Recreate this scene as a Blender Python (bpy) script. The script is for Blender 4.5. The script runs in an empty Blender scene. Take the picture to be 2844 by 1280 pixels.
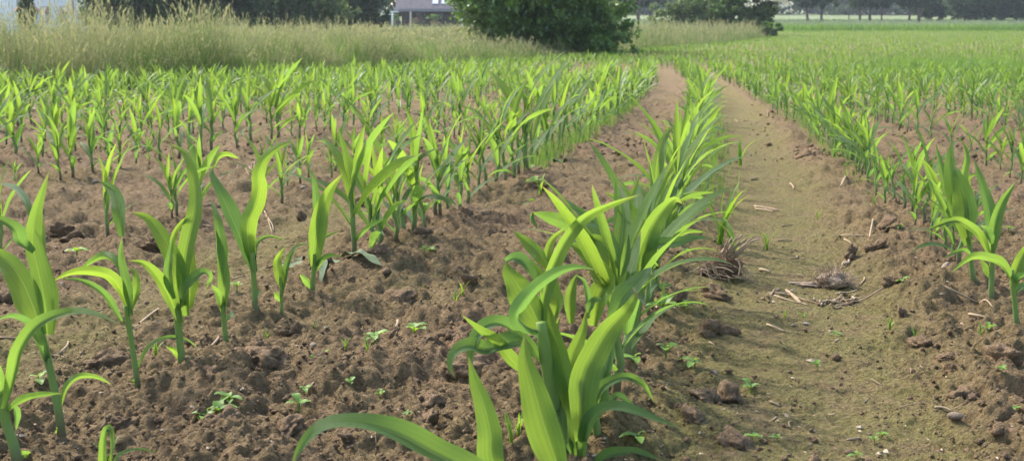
import bpy, math, random
import numpy as np
from mathutils import Vector

# ------------------------------------------------------------------ camera, sky, sun, exposure
FPX, W0, H0 = 3050.0, 2844.0, 1280.0          # focal length in photo pixels, photo size
CAMH = 0.55
PITCH = math.atan(490.0 / FPX)
scene = bpy.context.scene
COL = scene.collection
cam_data = bpy.data.cameras.new('camera')
cam = bpy.data.objects.new('camera', cam_data)
COL.objects.link(cam)
cam.location = (0, 0, CAMH)
cam.rotation_euler = (math.pi / 2 - PITCH, 0, 0)
cam_data.sensor_width = 36.0
cam_data.lens = 36.0 * FPX / W0
cam_data.clip_start = 0.05
cam_data.clip_end = 4000
cam_data.dof.use_dof = True
cam_data.dof.focus_distance = 2.3
cam_data.dof.aperture_fstop = 11.0
scene.camera = cam

SUN_AZ, SUN_EL = math.radians(-46), math.radians(45)
world = bpy.data.worlds.new('World')
scene.world = world
world.use_nodes = True
wn = world.node_tree
sky = wn.nodes.new('ShaderNodeTexSky')
sky.sky_type = 'NISHITA'
sky.sun_disc = False
sky.sun_elevation = SUN_EL
sky.sun_rotation = SUN_AZ
sky.air_density = 1.2
sky.dust_density = 3.0
bg = wn.nodes['Background']
bg.inputs['Strength'].default_value = 0.15
wn.links.new(sky.outputs[0], bg.inputs['Color'])
sl = bpy.data.lights.new('sun', 'SUN')
sl.energy = 2.1
sl.angle = math.radians(4.0)
sl.color = (1.0, 0.94, 0.85)
sun = bpy.data.objects.new('sun', sl)
COL.objects.link(sun)
SUNV = Vector((math.sin(SUN_AZ) * math.cos(SUN_EL), math.cos(SUN_AZ) * math.cos(SUN_EL), math.sin(SUN_EL)))
sun.rotation_euler = (-SUNV).to_track_quat('-Z', 'Y').to_euler()
sun.location = (-20, 20, 40)
scene.view_settings.view_transform = 'Standard'
scene.view_settings.look = 'None'
scene.view_settings.exposure = 1.64
scene.view_settings.gamma = 1.0
scene.cycles.use_denoising = True
scene.cycles.max_bounces = 8
scene.cycles.transmission_bounces = 6
scene.cycles.diffuse_bounces = 4
scene.cycles.volume_bounces = 0

RNG = np.random.default_rng(7)
random.seed(7)

# ------------------------------------------------------------------ pixel helpers and terrain
CP, SP = math.cos(PITCH), math.sin(PITCH)
def ray(x, y):
    u = (x - W0 / 2) / FPX; v = (H0 / 2 - y) / FPX
    return np.array([u, CP + v * SP, -SP + v * CP])
def at(x, y, depth):
    d = ray(x, y)
    return np.array([0, 0, CAMH]) + d * (depth / d[1])
def softplus(t, s):
    return s * np.logaddexp(0, t / s)
def macro(x, y):
    x = np.asarray(x, float); y = np.asarray(y, float)
    return 0.027 * softplus(y - 24, 4.0) + 0.0175 * softplus(y - 110, 12.0)
def pix_ground(x, y):
    d = ray(x, y); lo, hi = 0.3, 0.4
    f = lambda t: CAMH + d[2] * t - float(macro(d[0] * t, d[1] * t))
    while f(hi) > 0 and hi < 900: lo = hi; hi *= 1.05
    for _ in range(40):
        m = (lo + hi) / 2
        if f(m) > 0: lo = m
        else: hi = m
    return d[0] * lo, d[1] * lo
def rowx(y):
    y = np.asarray(y, float)
    return np.where(y < 22, .215 * y - .0022 * y * y, .215 * 22 - .0022 * 484 + .12 * (y - 22))
EDGE_Y = np.array([-5, 6, 14, 20, 26, 34, 42, 60, 80, 100, 128])
EDGE_X = np.array([-10, -9.0, -6.6, -4.4, -2.3, 0.4, 4.0, 11.2, 18.0, 23.6, 30])
def edgex(y): return np.interp(y, EDGE_Y, EDGE_X)

def _hash(ix, iy, seed):
    h = (ix.astype(np.int64) * 374761393 + iy.astype(np.int64) * 668265263 + seed * 2147483647) & 0xffffffff
    h = ((h ^ (h >> 13)) * 1274126177) & 0xffffffff
    h = ((h ^ (h >> 16)) * 2246822519) & 0xffffffff
    return ((h ^ (h >> 15)) & 0xffffff) / float(0xffffff)
def vnoise(x, y, s, seed=0):
    x = np.asarray(x, float) / s; y = np.asarray(y, float) / s
    ix = np.floor(x); iy = np.floor(y); fx = x - ix; fy = y - iy
    fx = fx * fx * (3 - 2 * fx); fy = fy * fy * (3 - 2 * fy)
    a = _hash(ix, iy, seed); b = _hash(ix + 1, iy, seed); c = _hash(ix, iy + 1, seed); d = _hash(ix + 1, iy + 1, seed)
    return (a + (b - a) * fx) * (1 - fy) + (c + (d - c) * fx) * fy - 0.5
def lumps(x, y, s, p, seed):
    wx = x + 0.45 * s * vnoise(x, y, s * .45, seed + 50) ; wy = y + 0.45 * s * vnoise(x, y, s * .45, seed + 51)
    X = wx / s; Y = wy / s; ix = np.floor(X); iy = np.floor(Y)
    out = np.zeros_like(X)
    for i in (-1, 0, 1):
        for j in (-1, 0, 1):
            cx = ix + i; cy = iy + j
            r0 = _hash(cx, cy, seed); r1 = _hash(cx, cy, seed + 1); r2 = _hash(cx, cy, seed + 2)
            r3 = _hash(cx, cy, seed + 3)
            rad = 0.28 + 0.5 * r2
            d2 = ((X - cx - r0) ** 2 + (Y - cy - r1) ** 2) / rad ** 2
            out = np.maximum(out, np.where(r3 < p, np.sqrt(np.clip(1 - d2, 0, 1)) * (.35 + .65 * r2), 0))
    return out
def track_mask(x, y):
    r = x - rowx(y)
    m = np.exp(-((r - .11) / .235) ** 4) * 1.0
    m = np.maximum(m, .55 * np.exp(-((r + 1.36) / .2) ** 4))
    return m
def micro(x, y):
    x = np.asarray(x, float); y = np.asarray(y, float)
    r = x - rowx(y); tm = track_mask(x, y)
    amp = 1 - .8 * tm
    h = -.014 * tm + .010 * np.exp(-((np.abs(r - .11) - .3) / .07) ** 2)
    h = h + .035 * vnoise(x, y, .45, 1) + .02 * vnoise(x, y, .16, 2) * amp
    h = h + amp * (.034 * lumps(x, y, .13, .35, 11) + .017 * lumps(x, y, .06, .5, 21) + .010 * lumps(x, y, .027, .7, 31) + .006 * lumps(x, y, .013, .8, 41))
    h = h + (.35 + .65 * amp) * (.009 * vnoise(x, y, .02, 5) + .009 * vnoise(x, y, .009, 6))
    return h * np.clip((26 - y) / 14, 0, 1)
def gz(x, y):
    return float(macro(x, y) + micro(np.array([x]), np.array([y]))[0])

# ------------------------------------------------------------------ mesh helpers
def tag(o, label=None, cat=None, group=None, kind=None):
    if label: o['label'] = label
    if cat: o['category'] = cat
    if group: o['group'] = group
    if kind: o['kind'] = kind
    return o
def link(name, me, parent=None):
    o = bpy.data.objects.new(name, me); COL.objects.link(o)
    if parent is not None: o.parent = parent
    return o
def empty(name, loc, rz=0):
    o = bpy.data.objects.new(name, None); COL.objects.link(o)
    o.empty_display_size = .05
    o.location = loc; o.rotation_euler = (0, 0, rz)
    return o
class MB:
    """collects vertices, faces of 3 or 4 corners and a per-vertex (u, v, tint)"""
    def __init__(s): s.v = []; s.q = []; s.t = []; s.a = []; s.n = 0
    def add(s, v, q=None, t=None, a=None):
        v = np.asarray(v, float).reshape(-1, 3)
        if q is not None and len(q): s.q.append(np.asarray(q, np.int64) + s.n)
        if t is not None and len(t): s.t.append(np.asarray(t, np.int64) + s.n)
        s.v.append(v); s.a.append(np.zeros((len(v), 3)) if a is None else np.asarray(a, float).reshape(-1, 3)); s.n += len(v)
    def arrays(s):
        V = np.concatenate(s.v); A = np.concatenate(s.a)
        Q = np.concatenate(s.q) if s.q else np.zeros((0, 4), np.int64)
        T = np.concatenate(s.t) if s.t else np.zeros((0, 3), np.int64)
        return V, Q, T, A
    def mesh(s, name, mats, smooth=True): return mesh_from(name, *s.arrays(), mats, smooth)
def mesh_from(name, V, Q, T, A, mats, smooth=True, matidx=None):
    me = bpy.data.meshes.new(name)
    me.vertices.add(len(V)); me.vertices.foreach_set('co', np.ascontiguousarray(V, np.float32).ravel())
    nl = Q.size + T.size
    me.loops.add(nl)
    me.loops.foreach_set('vertex_index', np.concatenate([Q.ravel(), T.ravel()]).astype(np.int32))
    npoly = len(Q) + len(T)
    me.polygons.add(npoly)
    st = np.concatenate([np.arange(len(Q)) * 4, Q.size + np.arange(len(T)) * 3]).astype(np.int32)
    me.polygons.foreach_set('loop_start', st)
    try: me.polygons.foreach_set('loop_total', np.concatenate([np.full(len(Q), 4), np.full(len(T), 3)]).astype(np.int32))
    except Exception: pass
    at_ = me.attributes.new('luv', 'FLOAT_VECTOR', 'POINT')
    at_.data.foreach_set('vector', np.ascontiguousarray(A, np.float32).ravel())
    for m in (mats if isinstance(mats, (list, tuple)) else [mats]): me.materials.append(m)
    if matidx is not None: me.polygons.foreach_set('material_index', np.asarray(matidx, np.int32))
    me.update(calc_edges=True)
    me.polygons.foreach_set('use_smooth', np.full(npoly, smooth))
    me.update()
    return me
def nrm(a): return a / np.maximum(np.linalg.norm(a, axis=-1, keepdims=True), 1e-9)
def resample(P, n):
    """Catmull-Rom through the control points, n points evenly by chord"""
    P = np.asarray(P, float)
    if len(P) == 2: return P[0] + (P[1] - P[0]) * np.linspace(0, 1, n)[:, None]
    E = np.vstack([2 * P[0] - P[1], P, 2 * P[-1] - P[-2]])
    out = []
    for i in range(len(P) - 1):
        p0, p1, p2, p3 = E[i:i + 4]
        t = np.linspace(0, 1, 16, endpoint=False)[:, None]
        out.append(.5 * (2 * p1 + (p2 - p0) * t + (2 * p0 - 5 * p1 + 4 * p2 - p3) * t ** 2 + (3 * p1 - p0 - 3 * p2 + p3) * t ** 3))
    out.append(P[-1:]); C = np.concatenate(out)
    L = np.concatenate([[0], np.cumsum(np.linalg.norm(np.diff(C, axis=0), axis=1))])
    s = np.linspace(0, L[-1], n)
    return np.stack([np.interp(s, L, C[:, k]) for k in range(3)], 1)
def grid_faces(nr, nc):
    i = np.arange(nr - 1)[:, None] * nc + np.arange(nc - 1)[None]
    return np.stack([i, i + 1, i + nc + 1, i + nc], -1).reshape(-1, 4)
def strip(mb, P, S, Wd, fold, tint=0., na=4, wav=0., rng=None):
    """a leaf blade: spine P, side vectors S, half-width Wd, V-fold in radians"""
    n = len(P); t = nrm(np.gradient(P, axis=0)); S = nrm(S - t * np.sum(S * t, 1, keepdims=True)); N = nrm(np.cross(S, t))
    flip = np.sign(N[:, 2].mean()) or 1.0
    N = N * flip
    u = np.linspace(-1, 1, na + 1)
    ph = (rng.random() if rng is not None else .3) * 6.28
    V = np.empty((n, na + 1, 3)); A = np.empty((n, na + 1, 3))
    vv = np.linspace(0, 1, n)
    fo = fold if np.ndim(fold) else np.full(n, fold)
    for k, c in enumerate(u):
        up = np.abs(c) * np.sin(fo) * Wd + wav * Wd * np.sin(vv * 17 + ph + (2.1 if c > 0 else 0)) * abs(c) ** 2
        V[:, k] = P + S * (c * np.cos(fo) * Wd)[:, None] + N * up[:, None]
        A[:, k] = np.stack([np.full(n, (c + 1) / 2), vv, np.full(n, tint)], 1)
    mb.add(V.reshape(-1, 3), grid_faces(n, na + 1), None, A.reshape(-1, 3))
def tube(mb, P, R, ns=8, tint=0., cap=True):
    P = np.asarray(P, float); n = len(P); R = np.broadcast_to(np.asarray(R, float), (n,))
    t = nrm(np.gradient(P, axis=0))
    ref = np.array([0, 0, 1.]) if abs(t[:, 2].mean()) < .8 else np.array([1., 0, 0])
    a = nrm(np.cross(t, ref)); b = np.cross(t, a)
    th = np.arange(ns) / ns * 2 * math.pi
    V = P[:, None] + R[:, None, None] * (np.cos(th)[None, :, None] * a[:, None] + np.sin(th)[None, :, None] * b[:, None])
    A = np.empty((n, ns, 3)); A[..., 0] = np.arange(ns) / ns; A[..., 1] = np.linspace(0, 1, n)[:, None]; A[..., 2] = tint
    i = np.arange(n - 1)[:, None] * ns + np.arange(ns)[None]; j = np.arange(n - 1)[:, None] * ns + (np.arange(ns)[None] + 1) % ns
    q = np.stack([i, j, j + ns, i + ns], -1).reshape(-1, 4)
    tr = []
    V = V.reshape(-1, 3); A = A.reshape(-1, 3)
    if cap:
        V = np.vstack([V, P[:1], P[-1:]]); A = np.vstack([A, [[.5, 0, tint]], [[.5, 1, tint]]])
        c0, c1 = n * ns, n * ns + 1
        tr = [(c0, (k + 1) % ns, k) for k in range(ns)] + [(c1, (n - 1) * ns + k, (n - 1) * ns + (k + 1) % ns) for k in range(ns)]
    mb.add(V, q, tr, A)
def box(mb, lo, hi, tint=0.):
    (x0, y0, z0), (x1, y1, z1) = lo, hi
    V = [(x0, y0, z0), (x1, y0, z0), (x1, y1, z0), (x0, y1, z0), (x0, y0, z1), (x1, y0, z1), (x1, y1, z1), (x0, y1, z1)]
    mb.add(V, [(0, 3, 2, 1), (4, 5, 6, 7), (0, 1, 5, 4), (1, 2, 6, 5), (2, 3, 7, 6), (3, 0, 4, 7)], None, np.full((8, 3), tint))

# ------------------------------------------------------------------ materials
class NT:
    def __init__(s, name):
        s.m = bpy.data.materials.new(name); s.m.use_nodes = True; s.t = s.m.node_tree; s.t.nodes.clear()
        s.out = s.n('ShaderNodeOutputMaterial')
    def n(s, typ, **kw):
        nd = s.t.nodes.new(typ)
        for k, v in kw.items(): setattr(nd, k, v)
        return nd
    def l(s, a, b): s.t.links.new(a, b)
    def put(s, sock, v):
        if isinstance(v, bpy.types.NodeSocket): s.l(v, sock)
        else: sock.default_value = v
    def math(s, op, a, b=0.0, c=None):
        nd = s.n('ShaderNodeMath', operation=op); s.put(nd.inputs[0], a); s.put(nd.inputs[1], b)
        if c is not None: s.put(nd.inputs[2], c)
        return nd.outputs[0]
    def mix(s, f, a, b, blend='MIX'):
        nd = s.n('ShaderNodeMix', data_type='RGBA', blend_type=blend)
        s.put(nd.inputs[0], f)
        s.put(nd.inputs[6], (*a, 1) if isinstance(a, tuple) else a); s.put(nd.inputs[7], (*b, 1) if isinstance(b, tuple) else b)
        return nd.outputs[2]
    def noise(s, scale, vec=None, detail=3, rough=.55):
        nd = s.n('ShaderNodeTexNoise'); nd.inputs['Scale'].default_value = scale; nd.inputs['Detail'].default_value = detail
        nd.inputs['Roughness'].default_value = rough
        if vec is not None: s.l(vec, nd.inputs['Vector'])
        return nd.outputs['Fac']
    def ramp(s, f, lo, hi):
        nd = s.n('ShaderNodeMapRange'); s.put(nd.inputs[0], f); nd.inputs[1].default_value = lo; nd.inputs[2].default_value = hi
        return nd.outputs[0]
    def obj(s): return s.n('ShaderNodeTexCoord').outputs['Object']
    def luv(s):
        a = s.n('ShaderNodeAttribute', attribute_name='luv'); x = s.n('ShaderNodeSeparateXYZ'); s.l(a.outputs['Vector'], x.inputs[0])
        return x.outputs
    def rand(s): return s.n('ShaderNodeObjectInfo').outputs['Random']
    def bsdf(s, col, rough=.6, spec=.3, normal=None):
        b = s.n('ShaderNodeBsdfPrincipled'); s.put(b.inputs['Base Color'], (*col, 1) if isinstance(col, tuple) else col)
        s.put(b.inputs['Roughness'], rough); b.inputs['Specular IOR Level'].default_value = spec
        if normal is not None: s.l(normal, b.inputs['Normal'])
        return b.outputs[0]
    def bump(s, h, strength, dist):
        b = s.n('ShaderNodeBump'); b.inputs['Strength'].default_value = strength; b.inputs['Distance'].default_value = dist
        s.l(h, b.inputs['Height']); return b.outputs[0]
    def fin(s, sh): s.l(sh, s.out.inputs['Surface']); return s.m
def mixsh(t, f, a, b):
    nd = t.n('ShaderNodeMixShader'); t.put(nd.inputs[0], f); t.l(a, nd.inputs[1]); t.l(b, nd.inputs[2]); return nd.outputs[0]

def leaf_material(name, c_dark, c_light, tr_dark, tr_light, trans=.5, rough=.42, spec=.4, veins=True, objrand=True):
    t = NT(name); u, v, tint = t.luv()
    f = t.math('ADD', tint, 0.0)
    if objrand: f = t.math('ADD', tint, t.math('MULTIPLY', t.math('SUBTRACT', t.rand(), .5), .4))
    nz = t.noise(14, t.obj(), 2)
    f = t.math('ADD', f, t.math('MULTIPLY', t.math('SUBTRACT', nz, .5), .6))
    f = t.ramp(f, 0, 1)
    dif = t.mix(f, c_dark, c_light); tr = t.mix(f, tr_dark, tr_light)
    normal = None
    if veins:
        s = t.math('SINE', t.math('MULTIPLY', u, 140.0)); s2 = t.math('SINE', t.math('MULTIPLY', u, 41.0))
        st = t.math('ADD', t.math('MULTIPLY', s, .5), t.math('MULTIPLY', s2, .5))
        k = t.math('ADD', 1.0, t.math('MULTIPLY', st, .11))
        mid = t.math('LESS_THAN', t.math('ABSOLUTE', t.math('SUBTRACT', u, .5)), t.math('MULTIPLY_ADD', v, -.022, .03))
        tr = t.mix(1.0, tr, t.n('ShaderNodeCombineColor').outputs[0] if False else tr)
        hs = t.n('ShaderNodeHueSaturation'); t.l(tr, hs.inputs['Color']); t.l(k, hs.inputs['Value']); tr = hs.outputs[0]
        dif = t.mix(t.math('MULTIPLY', mid, .65), dif, (.34, .42, .18))
        tipf = t.math('MULTIPLY', t.ramp(t.math('ADD', v, t.math('MULTIPLY', t.math('SUBTRACT', nz, .5), .12)), .90, 1.0), .7)
        dif = t.mix(tipf, dif, (.34, .28, .12)); tr = t.mix(tipf, tr, (.30, .24, .08))
        normal = t.bump(t.math('ADD', t.math('MULTIPLY', st, .5), t.math('MULTIPLY', mid, -1.5)), .6, .0014)
    a = t.bsdf(dif, rough, spec, normal)
    tl = t.n('ShaderNodeBsdfTranslucent'); t.l(tr, tl.inputs['Color'])
    return t.fin(mixsh(t, trans, a, tl.outputs[0]))
MAIZE = leaf_material('maize_leaf', (.062, .140, .060), (.092, .178, .038), (.155, .29, .05), (.265, .395, .038), .54, .55, .3)
MAIZE_FAR = leaf_material('maize_leaf_far', (.070, .150, .045), (.11, .19, .03), (.15, .28, .05), (.24, .355, .04), .5, .5, .4, veins=False, objrand=False)
WEED = leaf_material('weed_leaf', (.09, .20, .035), (.16, .28, .05), (.25, .42, .03), (.36, .5, .04), .4, .5, .3, veins=False)
GRASS = leaf_material('tall_grass_blade', (.075, .135, .035), (.33, .30, .16), (.14, .23, .045), (.33, .31, .15), .42, .6, .2, veins=False, objrand=False)
GRASSGREEN = leaf_material('green_grass_blade', (.05, .12, .035), (.11, .2, .04), (.16, .3, .04), (.28, .42, .05), .42, .5, .3, veins=False, objrand=False)
BUSHLEAF = leaf_material('bush_leaf', (.048, .10, .028), (.14, .24, .045), (.085, .18, .024), (.23, .38, .045), .36, .4, .45, veins=False, objrand=False)
TREELEAF = leaf_material('tree_leaf', (.03, .06, .022), (.062, .105, .034), (.045, .085, .022), (.08, .13, .034), .3, .6, .2, veins=False, objrand=False)
OLIVELEAF = leaf_material('olive_shrub_leaf', (.075, .13, .045), (.15, .21, .07), (.10, .17, .04), (.19, .25, .06), .32, .55, .25, veins=False, objrand=False)
CEREAL = leaf_material('cereal_blade', (.14, .19, .095), (.27, .31, .18), (.13, .18, .08), (.24, .29, .15), .3, .6, .2, veins=False, objrand=False)

def plain(name, c1, c2, scale=30, rough=.85, bump=0., bscale=80, spec=.2, tintmix=None):
    t = NT(name); o = t.obj(); f = t.ramp(t.noise(scale, o, 4), .3, .7)
    if tintmix: f = t.math('ADD', t.math('MULTIPLY', f, .5), t.math('MULTIPLY', t.rand(), .5))
    col = t.mix(f, c1, c2)
    nm = t.bump(t.noise(bscale, o, 4), 1.0, bump) if bump else None
    return t.fin(t.bsdf(col, rough, spec, nm))
def stem_material():
    t = NT('maize_stem'); u, v, tint = t.luv(); o = t.obj()
    f = t.ramp(t.math('ADD', v, t.math('MULTIPLY', t.math('SUBTRACT', t.noise(40, o, 2), .5), .14)), .10, .40)
    c = t.mix(f, (.12, .065, .05), t.mix(t.ramp(v, .2, 1), (.17, .25, .10), (.17, .27, .05)))
    st = t.math('SINE', t.math('MULTIPLY', u, 130.0))
    a = t.bsdf(c, .45, .35, t.bump(st, .25, .001))
    tl = t.n('ShaderNodeBsdfTranslucent'); t.put(tl.inputs['Color'], t.mix(f, (.08, .05, .03), (.28, .42, .05)))
    return t.fin(mixsh(t, .28, a, tl.outputs[0]))
STEM = stem_material()
def soil_material(name='soil', ground=True):
    t = NT(name); dry = 0.0 if ground else .3; o = t.n('ShaderNodeNewGeometry').outputs['Position']  # clods and crumbs get a paler mix to offset their backlit dark sides
    n1 = t.noise(2.2, o, 4); n2 = t.noise(28, o, 5, .65); n3 = t.noise(190, o, 4, .7); n4 = t.noise(700, o, 2, .7); n5 = t.noise(75, o, 4, .65)
    c = t.mix(t.ramp(n2, .3, .72), (.15, .094, .053), (.30, .20, .117))
    c = t.mix(t.math('MULTIPLY', t.ramp(n3, .4, .68), .55), c, (.39, .275, .18))
    c = t.mix(t.math('MULTIPLY', t.ramp(n4, .60, .78), .5), c, (.46, .35, .24))
    c = t.mix(t.math('MULTIPLY', t.ramp(n1, .42, .66), .35), c, (.17, .115, .07))
    if ground:
        u, v, tint = t.luv()
        mf = t.math('MULTIPLY', u, t.ramp(t.math('ADD', t.math('MULTIPLY', t.noise(9, o, 5, .65), .65), t.math('MULTIPLY', n3, .35)), .29, .52))
        c = t.mix(t.math('MULTIPLY', mf, .92), c, t.mix(t.ramp(n3, .35, .65), (.15, .135, .046), (.27, .24, .092)))
    c = t.mix(t.math('MULTIPLY', t.ramp(n5, .50, .36), .55), c, (.11, .072, .044))
    c = t.mix(t.math('MULTIPLY', t.ramp(n5, .55, .70), .5), c, (.41, .285, .17))
    if dry: c = t.mix(dry, c, (.40, .29, .18))  # brightens the shaded sides through the base colour
    h = t.math('ADD', t.math('MULTIPLY', n5, 1.3), t.math('ADD', t.math('MULTIPLY', n3, .8), t.math('MULTIPLY', n4, .3)))
    return t.fin(t.bsdf(c, .95, .1, t.bump(h, 1.0, .02)))
SOIL = soil_material()
CLODM_LIFTED = soil_material('soil_clod', False)  # lit copy of the soil colour for backlit clods and crumbs
TURF = plain('verge_ground', (.05, .075, .025), (.13, .12, .055), 3, .95)
FARFIELD = plain('far_meadow_grass', (.115, .15, .06), (.15, .18, .08), .08, .95)
STRAW = plain('straw', (.19, .135, .082), (.37, .285, .185), 25, .8, .0008, 200, .1, True)
OLDSTRAW = plain('old_straw', (.20, .13, .085), (.42, .32, .22), 30, .75, .0008, 200, .2, True)
ROOTM = plain('root_mass', (.11, .065, .04), (.24, .155, .10), 60, .95, .004, 90, .1)
STONE = plain('stone', (.22, .165, .115), (.34, .265, .195), 22, .7, .002, 60, .3, True)
BARK = plain('bark', (.06, .048, .038), (.13, .105, .085), 6, .95, .01, 12, .1)

# ------------------------------------------------------------------ the ground, one sheet
def build_ground():
    ys = np.concatenate([np.linspace(-4, .85, 12, endpoint=False), 1 / np.linspace(1 / .85, 1 / 9., 700, endpoint=False),
                         np.geomspace(9, 32, 130, endpoint=False), np.geomspace(32, 1500, 62)])
    inner = np.linspace(-1, 1, 470); o = np.geomspace(.02, 1, 36)
    rows = []
    for y in ys:
        a = .52 * max(y, .3) + .15; b = 3.0 + .85 * abs(y)
        xs = np.concatenate([-(a + (b - a) * o[::-1]), inner * a, a + (b - a) * o])
        rows.append(np.stack([xs, np.full_like(xs, y)], 1))
    G = np.stack(rows); nr, nc = G.shape[:2]
    X = G[..., 0].ravel(); Y = G[..., 1].ravel()
    Z = macro(X, Y) + micro(X, Y)
    bank = np.clip((edgex(Y) - X) / 2.0, 0, 1) * np.clip((128 - Y) / 10, 0, 1)
    Z = Z + .12 * bank
    moss = np.clip(track_mask(X, Y) * 1.0 + .30 + .5 * vnoise(X, Y, .5, 77), 0, 1)
    A = np.stack([moss, np.zeros_like(X), np.zeros_like(X)], 1)
    Q = grid_faces(nr, nc)
    cx = X[Q].mean(1); cy = Y[Q].mean(1)
    mi = np.zeros(len(Q), int); mi[(cx < edgex(cy) - .1) & (cy > -10)] = 1; mi[cy > 124] = 2
    me = mesh_from('ground', np.stack([X, Y, Z], 1), Q, np.zeros((0, 3), np.int64), A, [SOIL, TURF, FARFIELD], True, mi)
    tag(link('ground', me), kind='structure')
build_ground()

# ------------------------------------------------------------------ maize plants
def leaf_width(v, wmax, base=.5):
    return wmax * np.minimum(1, base + 1.7 * v) * np.clip(1 - v ** 2.2, 0, 1) ** .95
def maize_shape(rng, h, seg=12):
    """stem (points, radii) and leaves (spine, side, half-width, fold, tint) of a plant of height h, base at the origin"""
    phi = rng.random() * 6.283
    n = int(rng.integers(5, 8)); hs = h * rng.uniform(.40, .5)
    lean = np.array([rng.normal(0, .05), rng.normal(0, .05), 1.0])
    SPn = np.stack([lean * hs * s for s in np.linspace(0, 1, 7)]); SPn[:, :2] += (rng.normal(0, .004, (7, 2)))
    SPn[0] = (0, 0, -.03)
    r0 = h * rng.uniform(.016, .022)
    R = r0 * np.array([1.0, .98, .95, .95, .9, .85, .6])
    leaves = []
    for i in range(n):
        q = i / (n - 1)
        z = hs * (.16 + .84 * q ** .8)
        base = np.array([np.interp(z, SPn[:, 2], SPn[:, k]) for k in range(3)])
        az = phi + math.pi * (i % 2) + rng.normal(0, .45)
        L = h * (.30 + .42 * math.sin(math.pi * min(1, .18 + .72 * q))) * rng.uniform(.8, 1.15)
        th0 = math.radians(38 * (1 - q) ** 1.1 + 8 + rng.normal(0, 5))
        bend = math.radians((85 - 62 * q) * rng.uniform(.35, 1.4))
        s = np.linspace(0, 1, seg + 1); th = th0 + bend * s ** 1.7
        az_s = az + rng.normal(0, .35) * s ** 2
        d = np.stack([np.sin(th) * np.cos(az_s), np.sin(th) * np.sin(az_s), np.cos(th)], 1)
        P = base + np.concatenate([[[0, 0, 0]], np.cumsum((d[1:] + d[:-1]) / 2, axis=0)]) * L / seg
        side0 = np.stack([-np.sin(az_s), np.cos(az_s), 0 * s], 1)
        nn = np.cross(side0, d); tw = rng.normal(0, .75) * s ** 1.4
        S = side0 * np.cos(tw)[:, None] + nn * np.sin(tw)[:, None]
        wm = h * rng.uniform(.038, .056) * (.5 + .5 * math.sin(math.pi * min(1, .15 + .75 * q)))
        Wd = leaf_width(s, wm, .42)
        fold = np.radians(46) * (1 - s) ** 1.8 * (.5 + .5 * q) + np.radians(10)
        leaves.append((P, S, Wd, fold, float(np.clip(.25 + .55 * q + rng.normal(0, .15), 0, 1))))
    return (SPn, R), leaves
def proto_parts(seed, h, seg=12, na=4):
    rng = np.random.default_rng(seed); (sp, R), leaves = maize_shape(rng, h, seg)
    mb = MB(); tube(mb, resample(sp, 9), np.interp(np.linspace(0, 1, 9), np.linspace(0, 1, 7), R), 7)
    parts = [('stem', mb.mesh('stem', STEM))]
    for (P, S, Wd, fold, ti) in leaves:
        m = MB(); strip(m, P, S, Wd, fold, ti, na, .10, rng); parts.append(('leaf', m.mesh('leaf', MAIZE)))
    return parts
def proto_arrays(seed, h, seg, na, nkeep=9, wscale=1.0):
    rng = np.random.default_rng(seed); (sp, R), leaves = maize_shape(rng, h, seg)
    mb = MB()
    side = np.zeros((2, 3)); side[:, 0] = 1
    tube(mb, sp[[0, 3, 6]], R[[0, 3, 6]], 3, .1, cap=False)
    for (P, S, Wd, fold, ti) in leaves[-nkeep:]:
        strip(mb, P, S, Wd * wscale, fold, ti, na)
    return mb.arrays()
PH = .40
VARIANTS = [proto_parts(100 + k, PH) for k in range(16)]
def ordinal(n):
    w = 'nearest,second,third,fourth,fifth,sixth,seventh,eighth,ninth,tenth,eleventh,twelfth'.split(',')
    if n <= 12: return w[n - 1]
    return f"{n}{'th' if 10 <= n % 100 <= 20 else {1: 'st', 2: 'nd', 3: 'rd'}.get(n % 10, 'th')}"
ROWS = {}
ROWOFF = [('C', -.19), ('R1', .56), ('R2', 1.24), ('L1', -.97), ('L2', -1.80), ('L3', -2.86)]
for k in range(3, 90): ROWOFF.append((f'R{k}', 1.24 + .75 * (k - 2)))
for k in range(4, 40): ROWOFF.append((f'L{k}', -2.86 - .77 * (k - 3)))
def row_words(key):
    if key == 'C': return 'row left of wheel track'
    n = int(key[1:])
    if key[0] == 'R': return 'row right of wheel track' if n == 1 else f'{ordinal(n)} row right of wheel track'
    return f'{ordinal(n + 1)} row left of wheel track'
GROUP_MAIZE = 'young maize plants standing in rows'
plants_placed = []                                     # (row, y, x, height, root object)

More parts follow.
